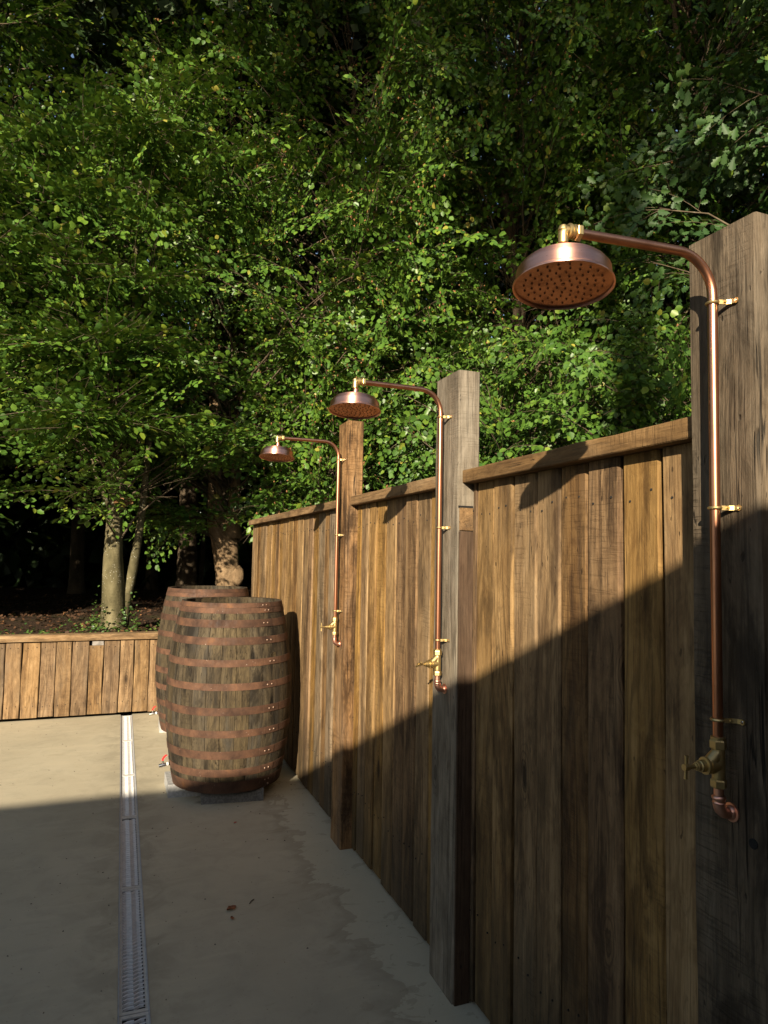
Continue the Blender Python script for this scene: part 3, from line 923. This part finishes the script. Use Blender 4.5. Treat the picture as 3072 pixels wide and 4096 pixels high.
# ------------------------------------------------------------------ fallen leaves and grit on the patio
def dry_leaf(x, y, s, a, lab, mat=M_DRYLEAF):
    m = MB()
    rr = random.Random(int(x*1000+y*77))
    n = 6
    vs = []
    for i in range(n):
        t = i/(n-1)
        w = .32*math.sin(math.pi*min(1, t*.95+.03))**.8
        c = .12*math.sin(t*5+rr.random()*3)
        vs += [(t-.5, -w, .10+c*.5+rr.uniform(0, .12)), (t-.5, 0, .03+abs(c)*.3), (t-.5, w, .08+rr.uniform(0, .16))]
    vs = [(p[0]*s, p[1]*s, max(.0, p[2]*s)+.001) for p in vs]
    fs = [(i*3+k, i*3+k+1, (i+1)*3+k+1, (i+1)*3+k) for i in range(n-1) for k in range(2)]
    o = m.add(vs, fs).build('dry_leaf', mat, None, (x, y, .001), (0, 0, a))
    o.modifiers.new('thickness', 'SOLIDIFY').thickness = .0006
    return tag(o, lab, 'leaf', 'fallen leaves on the patio')
dry_leaf(.569, 3.489, .055, .5, 'curled brown dry leaf, larger of two lying on the bare concrete')
dry_leaf(.560, 3.400, .030, 1.6, 'small brown leaf scrap beside the larger curled dry leaf')
dry_leaf(.752, 4.568, .022, .4, 'tiny red leaf scrap on the concrete in front of the dark kerb stone', plain('red_leaf', (.35, .03, .02), .6))
m = MB()
m.tube([(-.022, 0, .003), (0, .004, .004), (.022, .001, .003)], .0025, 6)
tag(m.build('twig', M_CHIP, None, (.676, 3.53, 0), (0, 0, .9)), 'short dark twig lying on the concrete near the dry leaves', 'twig')
m = MB()
rr = random.Random(9)
for i in range(650):
    x = rr.uniform(-1.3, 1.3); y = rr.uniform(1.5, 7.8)
    if .04 < x < .18: continue
    s = rr.choice([.002, .0025, .0035, .0055])
    a = rr.uniform(0, 6.3)
    c, d = math.cos(a)*s, math.sin(a)*s*.6
    m.add([(x-c, y-d, .0006), (x+d, y-c*.5, .0006), (x+c, y+d, .0006), (x, y, .0006+s*.9)], [(0, 1, 3), (1, 2, 3), (2, 0, 3), (0, 2, 1)])
o = m.build('grit', M_CHIP); o['kind'] = 'stuff'

# ------------------------------------------------------------------ foliage
def unit(a):
    return a/np.maximum(np.linalg.norm(a, axis=-1, keepdims=True), 1e-9)
T_BEECH = np.array([(0, 0, 0), (.30, .37, .07), (.70, .31, .05), (1, 0, -.06), (.70, -.31, .05), (.30, -.37, .07)])
F_BEECH = [(0, 3, 2, 1), (0, 5, 4, 3)]
T_OAK = np.array([(0, 0, 0), (.20, .12, .02), (.30, .24, .05), (.40, .15, .03), (.55, .34, .06), (.66, .20, .03), (.84, .26, .03), (1, 0, -.05), (.84, -.26, .03), (.66, -.20, .03), (.55, -.34, .06), (.40, -.15, .03), (.30, -.24, .05), (.20, -.12, .02)])
F_OAK = [(0, 7, 6, 5, 4, 3, 2, 1), (0, 13, 12, 11, 10, 9, 8, 7)]
T_QUAD = np.array([(0, 0, 0), (.5, .36, .05), (1, 0, -.05), (.5, -.36, .05)])
F_QUAD = [(0, 3, 2, 1)]
def leaf_mesh(name, P, D, N, L, mat, kind='beech', tint=None):
    T, F = {'beech': (T_BEECH, F_BEECH), 'oak': (T_OAK, F_OAK), 'quad': (T_QUAD, F_QUAD)}[kind]
    n = len(P); k = len(T)
    D = unit(D)
    N = unit(N-D*(N*D).sum(1, keepdims=True))
    S = np.cross(N, D)
    V = P[:, None, :]+L[:, None, None]*(T[None, :, 0:1]*D[:, None, :]+T[None, :, 1:2]*S[:, None, :]+T[None, :, 2:3]*N[:, None, :])
    V = V.reshape(-1, 3)
    nf = len(F); fl = len(F[0])
    idx = (np.array(F)[None]+(np.arange(n)*k)[:, None, None]).reshape(-1)
    me = bpy.data.meshes.new(name)
    me.vertices.add(n*k)
    me.vertices.foreach_set('co', V.astype(np.float32).ravel())
    me.loops.add(n*nf*fl)
    me.loops.foreach_set('vertex_index', idx.astype(np.int32))
    me.polygons.add(n*nf)
    me.polygons.foreach_set('loop_start', (np.arange(n*nf)*fl).astype(np.int32))
    me.update(calc_edges=True)
    if tint is None:
        tint = np.clip(RNG.normal(.45, .2, n), 0, .93)
        sick = RNG.random(n) < .025
        tint[sick] = RNG.uniform(.93, 1.0, sick.sum())
    at = me.attributes.new('tint', 'FLOAT', 'FACE')
    at.data.foreach_set('value', np.repeat(tint, nf).astype(np.float32))
    me.materials.append(mat)
    return me
def rot_about(v, ax, ang):
    ax = ax/np.linalg.norm(ax)
    c, s = math.cos(ang), math.sin(ang)
    return v*c+np.cross(ax, v)*s+ax*np.dot(ax, v)*(1-c)
def curve(p, d, L, n, droop, rng, wob=.12):
    pts = [p]
    d = d/np.linalg.norm(d)
    for i in range(n):
        d = d+np.array([rng.normal(0, wob), rng.normal(0, wob), rng.normal(0, wob*.6)-droop])/n*1.6
        d = d/np.linalg.norm(d)
        p = p+d*L/n
        pts.append(p)
    return np.array(pts)
def sample(pts, t):
    x = t*(len(pts)-1); i = min(int(x), len(pts)-2); f = x-i
    return pts[i]*(1-f)+pts[i+1]*f, pts[i+1]-pts[i]
def polytube(mb, pts, r0, r1, sides):
    n = len(pts)
    mb.tube([tuple(p) for p in pts], [r0+(r1-r0)*i/(n-1) for i in range(n)], sides, False)

def keep(P):
    x, y, z = P[:, 0], P[:, 1], P[:, 2]
    bad = (x < 1.75) & (y < 7.25)
    bad |= (x < 1.9) & (y < 7.7) & (z < 2.2)
    bad |= (x > .15) & (x < 1.5) & (y < 9.25) & (z < 2.72)
    bad |= (z < .95)
    return ~bad

def lump(P, seed):
    """cheap smooth 3-D noise, 0..1"""
    g = np.random.default_rng(seed)
    v = np.zeros(len(P))
    for _ in range(7):
        k = g.normal(0, 1, 3); k = k/np.linalg.norm(k)*g.uniform(1.6, 3.8)
        v += np.sin(P@k+g.uniform(0, 6.3))
    return .5+.5*np.tanh(v/2.2)

def grow(rng, base, zmin, zmax, Rh, nt, face=None, spread=R(115), leaf=.081, upw=.8, outw=.5, droop=.25, hang=.25, step=.045, nsec=7, Ls=.62, holes=.58, flat=.36, bell=.55, add=(), tier=0.0, top=0.0):
    """crown: boughs curve from the trunk out to stratified points of the crown, each ends in a spray of twigs and leaves"""
    wood_ = MB()
    # candidate points, outer part of the crown favoured
    nc = nt*10
    az = face+rng.uniform(-1, 1, nc)*spread
    hz = rng.random(nc)
    rad = Rh*np.minimum(1.0, (.62+1.1*hz))*np.sqrt(np.clip(1-((hz-bell)/(1.02-bell)).clip(0)**2, .05, 1))
    rr_ = rad*(1-.55*rng.random(nc)**1.8)
    Cn = np.stack([base[0]+rr_*np.cos(az), base[1]+rr_*np.sin(az), zmin+(zmax-zmin)*hz], 1)
    Cn = Cn[(lump(Cn, int(base[0]*100) % 97+3) > holes) & keep(Cn)]
    pick = [Cn[0]]
    dmin = np.linalg.norm(Cn-Cn[0], axis=1)
    for _ in range(min(nt, len(Cn))-1):
        i = int(np.argmax(dmin*rng.uniform(.75, 1, len(Cn))))
        pick.append(Cn[i])
        dmin = np.minimum(dmin, np.linalg.norm(Cn-Cn[i], axis=1))
    if tier:
        for p in pick:
            d = np.hypot(p[0]-base[0], p[1]-base[1])
            p[2] = zmin+round((p[2]-zmin)/tier)*tier+rng.normal(0, .07)-.10*d
        pick = [p for p in pick if keep(p[None, :])[0]]
    pick += [np.array(a) for a in add]
    LP, LD, LN = [], [], []
    for tgt in pick:
        hd = tgt[:2]-np.array(base[:2]); dist = np.linalg.norm(hd)
        out = np.append(hd/max(dist, .01), 0)
        z0 = max(base[2]+1.0, tgt[2]-dist*rng.uniform(.25, .85))
        p0 = np.array([base[0], base[1], z0])
        mid = (p0+tgt)/2+np.array([0, 0, dist*rng.uniform(.10, .28)])+rng.normal(0, .10, 3)
        tt = np.linspace(0, 1, 7)[:, None]
        limb = (1-tt)**2*p0+2*tt*(1-tt)*mid+tt**2*tgt
        limb[1:-1] += rng.normal(0, .025, (5, 3))
        polytube(wood_, limb, .006+.0065*dist, .0035, 4)
        upn0 = unit(np.array([0, 0, upw])+out*outw+rng.normal(0, flat, 3))
        for si in range(nsec):
            t = .48+.52*(si+rng.random()*.6)/nsec
            p, dl = sample(limb, min(t, .999))
            dl = unit(dl)
            upn = unit(upn0-dl*np.dot(upn0, dl)+rng.normal(0, flat*.6, 3))
            ang = 0.0 if si == nsec-1 else (1 if si % 2 else -1)*rng.uniform(R(30), R(72))
            ds = rot_about(dl, upn, ang)
            L2 = Ls*rng.uniform(.6, 1.15)*(1.25-.45*t)
            sec = curve(p, ds, L2, 4, droop, rng, .16)
            polytube(wood_, sec, .0042, .0016, 3)
            n3 = max(3, int(L2/.08))
            for ti in range(n3+1):
                t3 = .08+.92*ti/n3
                q, d3 = sample(sec, min(t3, .999))
                d3 = unit(d3)
                pn = unit(upn-d3*np.dot(upn, d3)+rng.normal(0, .12, 3))
                d4 = d3 if ti == n3 else rot_about(d3, pn, (1 if ti % 2 else -1)*rng.uniform(R(35), R(65)))
                L3 = rng.uniform(.12, .32)*(1.1-.45*t3)
                nlv = max(3, int(L3/step)+1)
                u = (np.arange(nlv)+.6)/nlv
                d4 = unit(d4-np.array([0, 0, .3*droop]))
                Pl = q+np.outer(u*L3, d4)-np.outer((u*L3)**2*.6, [0, 0, 1.0])
                side = np.where(np.arange(nlv) % 2 == 0, 1.0, -1.0)
                sv = unit(np.cross(pn, d4))
                Dl = d4*.75+np.outer(side, sv)*.85+rng.normal(0, .2, (nlv, 3))-np.array([0, 0, hang])
                Dl[-1] = d4-np.array([0, 0, hang*.7])
                LP.append(Pl); LD.append(Dl); LN.append(pn+rng.normal(0, .27, (nlv, 3)))
                if ti % 4 == 0:
                    polytube(wood_, np.array([q, q+d4*L3*.9-np.array([0, 0, L3*L3*.4])]), .0020, .0011, 3)
    P, D, N = np.vstack(LP), np.vstack(LD), np.vstack(LN)
    kp = keep(P)
    P, D, N = P[kp], D[kp], N[kp]
    return P, D, N, leaf*rng.uniform(.42, 1.25, len(P)), wood_

def mast_mesh(P, rng, share=.03, s=.017):
    sel = P[rng.random(len(P)) < share]
    n = len(sel)
    T = np.array([(1, 0, 0), (-1, 0, 0), (0, 1, 0), (0, -1, 0), (0, 0, 1.1), (0, 0, -1.1)])
    F = np.array([(0, 2, 4), (2, 1, 4), (1, 3, 4), (3, 0, 4), (2, 0, 5), (1, 2, 5), (3, 1, 5), (0, 3, 5)])
    V = (sel[:, None, :]+T[None]*rng.uniform(.6, 1.1, (n, 1, 1))*s+rng.normal(0, .002, (n, 6, 3))).reshape(-1, 3)
    Fa = (F[None]+(np.arange(n)*6)[:, None, None]).reshape(-1, 3)
    me = bpy.data.meshes.new('beech_mast')
    me.from_pydata([tuple(v) for v in V], [], [tuple(f) for f in Fa])
    me.materials.append(M_MAST)
    return me

def trunk_mb(pts, rad, sides=18, seed=0, rough=.06, flare=.35):
    mb = MB()
    pts = [np.array(p, float) for p in pts]
    # refine
    n = max(10, int((pts[-1][2]-pts[0][2])/.14))
    zs = np.linspace(pts[0][2], pts[-1][2], n)
    px = np.interp(zs, [p[2] for p in pts], [p[0] for p in pts])
    py = np.interp(zs, [p[2] for p in pts], [p[1] for p in pts])
    rr = np.interp(zs, [p[2] for p in pts], rad)
    g = np.random.default_rng(seed)
    ph = g.uniform(0, 6.3, 8)
    b = len(mb.v)
    for i in range(n):
        for k in range(sides):
            a = 2*math.pi*k/sides
            h = zs[i]
            w = 1+rough*(math.sin(3*a+ph[0]+h*.8)+.6*math.sin(5*a+ph[1]-h*1.7)+.5*math.sin(2*a+ph[2]+h*2.6)+.5*math.sin(h*5+ph[3]))
            fl = 1+flare*math.exp(-(h-zs[0])/.16)*(1+.3*math.sin(5*a+ph[4]))
            mb.v.append((px[i]+rr[i]*w*fl*math.cos(a), py[i]+rr[i]*w*fl*math.sin(a), h))
    for i in range(n-1):
        for k in range(sides):
            k2 = (k+1) % sides
            mb.f.append((i*sides+k, i*sides+k2, (i+1)*sides+k2, (i+1)*sides+k))
    mb.f.append(tuple((n-1)*sides+k for k in range(sides)))
    return mb

LEAFCOUNT = 0
def tree(name, label, cat, base, trunk_pts, trunk_rad, bark, seed, crown, leafmat, kind='beech', mast=0.0, group='trees along the woodland edge', extra=None, topz=None, topn=5200):
    global LEAFCOUNT
    rng = np.random.default_rng(seed)
    t = thing(name, label, cat, (base[0], base[1], base[2]), group=group)
    off = np.array(base)
    tm = trunk_mb(trunk_pts, trunk_rad, seed=seed)
    tm.v = [tuple(np.array(v)-off) for v in tm.v]
    tr = tm.build('trunk', bark, t, smooth=True)
    if extra:
        extra(t, tr, off)
    P, D, N, L, wd = grow(rng, base, **crown)
    LEAFCOUNT += len(P)
    wd.v = [tuple(np.array(v)-off) for v in wd.v]
    br = wd.build('branches', M_TWIG, t, smooth=True); br['kind'] = 'stuff'
    cr = link('crown', leaf_mesh('crown', P-off, D, N, L, leafmat, kind), t); cr['kind'] = 'stuff'
    if topz:
        g = np.random.default_rng(seed+500)
        n = int(topn)
        az = g.uniform(0, 2*math.pi, n); rr = 2.7*np.sqrt(g.random(n)); zz = topz[0]+(topz[1]-topz[0])*g.random(n)
        rr *= np.sqrt(np.clip(1-((zz-topz[0])/(topz[1]-topz[0]))**2*.8, .1, 1))
        PP = np.stack([rr*np.cos(az), rr*np.sin(az), zz-base[2]], 1)
        NN = g.normal(0, .6, (n, 3))+np.array([-.3, -.5, .6]); DD = g.normal(0, 1, (n, 3))-np.array([0, 0, .4])
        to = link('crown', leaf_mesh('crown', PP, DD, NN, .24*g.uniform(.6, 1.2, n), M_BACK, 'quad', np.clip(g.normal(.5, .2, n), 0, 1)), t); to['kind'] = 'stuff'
    if mast > 0:
        mo = link('beech_mast', mast_mesh(P-off, rng, mast), t); mo['kind'] = 'stuff'
    return t

FL = .80
CAMDIR = lambda x, y: math.atan2(-y, -x)
# double-stemmed beech behind the low wall
def second_stem(t, tr, off):
    pts = [(.03, 8.80, FL), (.066, 8.80, 1.19), (.123, 8.82, 1.466), (.151, 8.84, 1.704), (.189, 8.87, 2.02), (.213, 8.9, 2.306), (.27, 9.0, 3.2), (.36, 9.2, 4.6)]
    s = trunk_mb(pts, [.075, .062, .057, .052, .046, .043, .036, .02], 14, 5, .04, .1)
    s.v = [tuple(np.array(v)-off) for v in s.v]
    s.build('second_stem', M_BARKA, t, smooth=True)
    b = MB(); b.tube([tuple(np.array(p)-off) for p in [(-.13, 8.75, 2.2), (-.24, 8.75, 2.42), (-.33, 8.75, 2.65), (-.40, 8.75, 2.9)]], [.035, .026, .02, .014], 8)
    b.build('bough', M_BARKA, t, smooth=True)
tree('beech_tree', 'smooth pale beech trunk with a slimmer second stem just behind the low wall', 'tree', (-.065, 8.75, FL),
     [(-.063, 8.75, FL-.05), (-.069, 8.75, 1.07), (-.087, 8.75, 1.37), (-.099, 8.75, 1.66), (-.10, 8.75, 2.05), (-.075, 8.76, 2.45), (-.03, 8.8, 4), (.05, 8.9, 7)],
     [.128, .126, .116, .104, .094, .090, .05, .012], M_BARKA, 21,
     dict(zmin=2.5, zmax=7.4, Rh=1.75, nt=92, face=CAMDIR(-.06, 8.75), upw=1.0, outw=.5, droop=.10, hang=.12, bell=.35, tier=.78, Ls=.8, flat=.2), M_BEECH, extra=second_stem)
# knobbly trunk beside the barrels
def burl(t, tr, off):
    s = trunk_mb([(1.47, 9.95, 1.95), (1.472, 9.95, 2.15), (1.485, 9.95, 2.44), (1.53, 10, 3.5), (1.6, 10.1, 5.5)], [.135, .12, .085, .07, .04], 12, 8, .05, .0)
    s.v = [tuple(np.array(v)-off) for v in s.v]
    s.build('second_stem', M_BARKB, t, smooth=True)
    b = MB()
    rr = random.Random(4)
    b.lathe([(.02, -.16), (.075, -.12), (.105, -.05), (.11, .02), (.085, .09), (.04, .14), (.01, .16)], 12)
    b.v = [(x*rr.uniform(.9, 1.12), y*rr.uniform(.9, 1.12), z) for x, y, z in b.v]
    b.build('burl', M_BARKB, t, tuple(np.array((1.545, 9.93, 1.42))-off), smooth=True)
tree('beech_tree', 'knobbly forked trunk with a burl rising behind the barrels', 'tree', (1.43, 10, FL),
     [(1.45, 10, FL-.05), (1.44, 10, 1.27), (1.40, 10, 1.67), (1.37, 10, 1.95), (1.25, 10, 2.14), (1.22, 10, 2.5), (1.18, 10.1, 4), (1.2, 10.2, 8)],
     [.185, .160, .175, .185, .125, .10, .075, .02], M_BARKB, 22,
     dict(zmin=2.4, zmax=9.2, Rh=2.5, nt=150, face=CAMDIR(1.43, 10), add=[(.66, 9.5, 2.20)], upw=.85, outw=.65, droop=.22, hang=.2, tier=.8), M_BEECH, mast=.03, extra=burl, topz=(8.8, 16))
SPEC = [
    ('beech_tree', 'leafy beech with layered branches filling the left edge of the picture', (-2.3, 9.3), dict(zmin=2.6, zmax=9.5, Rh=2.2, nt=120, upw=1.0, outw=.5, droop=.10, hang=.12, tier=.85, Ls=.8, flat=.2), M_BEECH, .004, M_BARKC, .12),
    ('beech_tree', 'tall beech full of brown mast rising above the shower by the barrels', (2.9, 9.3), dict(zmin=2.0, zmax=10.5, Rh=2.2, nt=170, upw=.55, outw=.9, droop=.35, hang=.4), M_BEECH, .07, M_BARKC, .13),
    ('hornbeam_tree', 'bright leafy hornbeam hanging low behind the fence between two posts', (5.0, 7.6), dict(zmin=1.3, zmax=4.5, Rh=2.1, nt=120, upw=.5, outw=.95, droop=.45, hang=.5, leaf=.082, holes=.12), M_HEDGE, .012, M_BARKC, .08),
    ('hornbeam_tree', 'bright hornbeam behind the fence beside the broad dark post', (5.9, 5.5), dict(zmin=1.3, zmax=4.3, Rh=1.9, nt=100, upw=.5, outw=.95, droop=.45, hang=.5, leaf=.082, holes=.15), M_HEDGE, .006, M_BARKA, .06),
    ('beech_tree', 'dark tall beech standing behind the bright hornbeams', (5.6, 9.0), dict(zmin=3.0, zmax=12, Rh=2.5, nt=170, upw=.55, outw=.9, droop=.35, hang=.4, leaf=.09), M_BEECH, .05, M_BARKC, .14),
    ('beech_tree', 'tall shaded beech above the largest shower head', (7.6, 7.4), dict(zmin=3.0, zmax=12, Rh=2.5, nt=160, upw=.55, outw=.9, droop=.35, hang=.4, leaf=.09), M_BEECH, .01, M_BARKC, .13),
    ('oak_tree', 'oak with lobed leaves overhanging the broad dark post', (7.0, 4.3), dict(zmin=3.2, zmax=9.5, Rh=2.6, nt=70, upw=.6, outw=.85, droop=.3, hang=.25, leaf=.125, step=.075, nsec=6), M_OAK, 0, M_BARKA, .10),
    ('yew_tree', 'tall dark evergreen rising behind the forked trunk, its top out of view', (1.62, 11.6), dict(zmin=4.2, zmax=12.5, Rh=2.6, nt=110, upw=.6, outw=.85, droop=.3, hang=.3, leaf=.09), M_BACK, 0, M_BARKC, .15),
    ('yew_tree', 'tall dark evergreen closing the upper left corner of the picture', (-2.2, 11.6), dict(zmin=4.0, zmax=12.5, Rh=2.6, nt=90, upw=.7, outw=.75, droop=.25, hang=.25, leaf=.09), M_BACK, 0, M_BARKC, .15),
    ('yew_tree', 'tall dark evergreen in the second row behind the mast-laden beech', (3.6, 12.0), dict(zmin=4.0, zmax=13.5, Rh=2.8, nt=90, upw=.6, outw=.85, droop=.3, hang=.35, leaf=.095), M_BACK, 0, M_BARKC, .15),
]
for i, (nm, lab, (x, y), cr, lm, mast, bark, tr_) in enumerate(SPEC):
    zt = cr['zmax']+.5
    cr = dict(cr); cr.setdefault('face', CAMDIR(x, y))
    g = random.Random(i)
    pts = [(x, y, FL-.05)]+[(x+g.uniform(-.12, .12)*k, y+g.uniform(-.1, .1)*k, FL+(zt-FL)*k/5) for k in range(1, 6)]
    tree(nm, lab, 'tree', (x, y, FL), pts, [tr_*f for f in (1, .86, .66, .44, .24, .08)], bark, 40+i, cr, lm, 'oak' if nm == 'oak_tree' else 'beech', mast, topz=(cr['zmax']-.6, 16.5) if nm in ('beech_tree', 'yew_tree') else None)

for i, (x, y, lab) in enumerate([(-4.75, 5.7, 'unseen dense dark yew added left of the patio to shade the wood, nearer the cabin'), (-4.7, 8.9, 'unseen dense dark yew added left of the patio to shade the wood, nearer the trees')]):  # out-of-view trees added to keep sun off the inside of the wood
    tree('yew_tree', lab, 'tree', (x, y, -.12), [(x, y, -.15), (x, y, 3), (x, y, 7)], [.2, .14, .03], M_BARKC, 70+i,
         dict(zmin=.3, zmax=7.6, Rh=1.75, nt=170, face=0.0, spread=math.pi, upw=.7, outw=.7, droop=.2, hang=.2, holes=.02, leaf=.14, step=.07, bell=.3), M_BACK)
# high crown added out of view to shade the upper right of the wood's edge
t = thing('beech_tree', 'unseen high-crowned beech added behind the cabin to shade the upper wood', 'tree', (-6.4, -12.0, -.12))
trunk_mb([(0, 0, 0), (.1, .1, 8), (0, .2, 16), (0, .1, 22)], [.40, .32, .18, .04], 12, 80).build('trunk', M_BARKC, t, smooth=True)
g = np.random.default_rng(90)
n = 36000
PP = g.normal(0, 1, (n, 3)); PP = PP/np.linalg.norm(PP, axis=1, keepdims=True)*(g.random(n)**.4)[:, None]
PP = PP*np.array([5.4, 5.4, 5.6])+np.array([-.3, 1.2, 19.4])
PP = PP[lump(PP*.75, 61) > .56]
n = len(PP)
cr = link('crown', leaf_mesh('crown', PP, g.normal(0, 1, (n, 3)), g.normal(0, .6, (n, 3))+np.array([0, 0, .7]), .32*g.uniform(.6, 1.2, n), M_BACK, 'quad', np.clip(g.normal(.5, .2, n), 0, 1)), t)
cr['kind'] = 'stuff'
# dim trunks inside the wood
BG = [(1.205, 14, .20, 'ivy-patched trunk standing in the dark wood behind the knobbly trunk'), (.66, 16.5, .13, 'thin dark trunk in the wood between the two front trunks'),
      (1.52, 14.5, .05, 'slender bare stem in the dark wood just left of the knobbly trunk'), (-.85, 15.5, .15, 'dark trunk deep in the wood left of the pale double beech')]
for x, y, r, lab in BG:
    t = thing('bare_trunk', lab, 'tree', (x, y, FL), group='dim trunks inside the wood')
    g = random.Random(int(x*100))
    pts = [(x, y, FL-.05), (x+g.uniform(-.06, .06), y, 2.5), (x+g.uniform(-.15, .15), y, 5), (x+g.uniform(-.3, .3), y, 9)]
    tm = trunk_mb(pts, [r, r*.85, r*.7, r*.4], 12, int(abs(x)*50))
    tm.v = [(a-x, b-y, c-FL) for a, b, c in tm.v]
    tm.build('trunk', M_BARKC, t, smooth=True)

# far wood that reads as one mass
def mass(name, n, x0, x1, y0, y1, z0, z1, L, mat, seed):
    g = np.random.default_rng(seed)
    P = np.stack([g.uniform(x0, x1, n), g.uniform(y0, y1, n), z0+(z1-z0)*g.random(n)], 1)
    D = g.normal(0, 1, (n, 3)); D[:, 2] -= .5
    N = g.normal(0, .8, (n, 3))+np.array([-.3, -.6, .5])
    LL = L*g.uniform(.6, 1.2, n)
    o = link(name, leaf_mesh(name, P, D, N, LL, mat, 'quad', np.clip(g.normal(.4, .2, n), 0, 1)))
    o['kind'] = 'stuff'
    return o
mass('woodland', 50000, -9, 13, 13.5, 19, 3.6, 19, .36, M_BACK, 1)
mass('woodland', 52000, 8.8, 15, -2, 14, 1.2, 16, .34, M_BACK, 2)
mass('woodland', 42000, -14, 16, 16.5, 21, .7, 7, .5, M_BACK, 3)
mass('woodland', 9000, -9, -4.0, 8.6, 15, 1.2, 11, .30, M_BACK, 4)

# undergrowth along the wall, ivy round the beech and leaf litter
g = np.random.default_rng(5)
def scatter(name, n, fx, L, mat, up=1.0, tint=None, kind='beech'):
    P = fx(n)
    D = g.normal(0, 1, (len(P), 3)); D[:, 2] = g.uniform(-.3, .6, len(P))
    N = np.stack([g.normal(0, .5, len(P))-.1, g.normal(0, .5, len(P))-.3, np.full(len(P), up)], 1)
    o = link(name, leaf_mesh(name, P, D, N, L*g.uniform(.5, 1.2, len(P)), mat, kind, np.clip(g.normal(.5, .25, len(P)), 0, 1) if tint is None else tint))
    o['kind'] = 'stuff'
    return o
def fz(x, y):
    return .80+.02*np.sin(x*2.3+y*1.7)+.02*np.sin(x*.9-y*2.9)+np.maximum(0, y-9)*.012
def f_under(n):
    x = g.uniform(-2.4, 1.3, n); y = 7.98+np.abs(g.normal(0, .42, n))
    dens = .5+.5*np.sin(x*4.1+1)*np.sin(y*5+x)
    k = g.random(n) < np.clip(dens+.15, .05, 1)
    x, y = x[k], y[k]
    return np.stack([x, y, fz(x, y)+np.abs(g.normal(0, .045, len(x)))], 1)
scatter('undergrowth', 1100, f_under, .040, M_IVY)
def f_ivy(n):
    a = g.uniform(0, 6.3, n); h = np.abs(g.normal(0, .16, n))
    r = .15+.08*np.exp(-h/.12)+np.abs(g.normal(0, .03, n))
    return np.stack([-.065+r*np.cos(a)*1.15, 8.75+r*np.sin(a), FL+h*(.5+.8*np.abs(np.cos(a)))], 1)
scatter('ivy', 330, f_ivy, .042, M_IVY, .5)
def f_lit(n):
    x = g.uniform(-3.5, 2.4, n); y = g.uniform(7.98, 14, n)
    return np.stack([x, y, fz(x, y)+g.uniform(.003, .03, n)], 1)
scatter('leaf_litter', 4000, f_lit, .05, M_LITTER)
# cluster of withered leaves on the low beech branch
def f_dead(n):
    return np.stack([g.normal(-.01, .05, n), g.normal(8.45, .03, n), 2.36+g.normal(0, .02, n)], 1)
P = f_dead(9)
me = leaf_mesh('withered_leaves', P, np.stack([g.normal(0, .2, 9), g.normal(0, .2, 9), np.full(9, -1.0)], 1), g.normal(0, 1, (9, 3))+np.array([0, -1.5, 0]), np.full(9, .085), M_LITTER, 'beech', np.full(9, .95))
o = link('withered_leaves', me)
tag(o, 'bunch of withered orange leaves hanging in front of the pale double beech', 'dead leaves')
print('LEAVES', LEAFCOUNT, 'TRIS', sum(sum(len(p.vertices)-2 for p in ob.data.polygons) if ob.type == 'MESH' and len(ob.data.polygons) < 20000 else (len(ob.data.polygons)*2 if ob.type == 'MESH' else 0) for ob in C.objects))
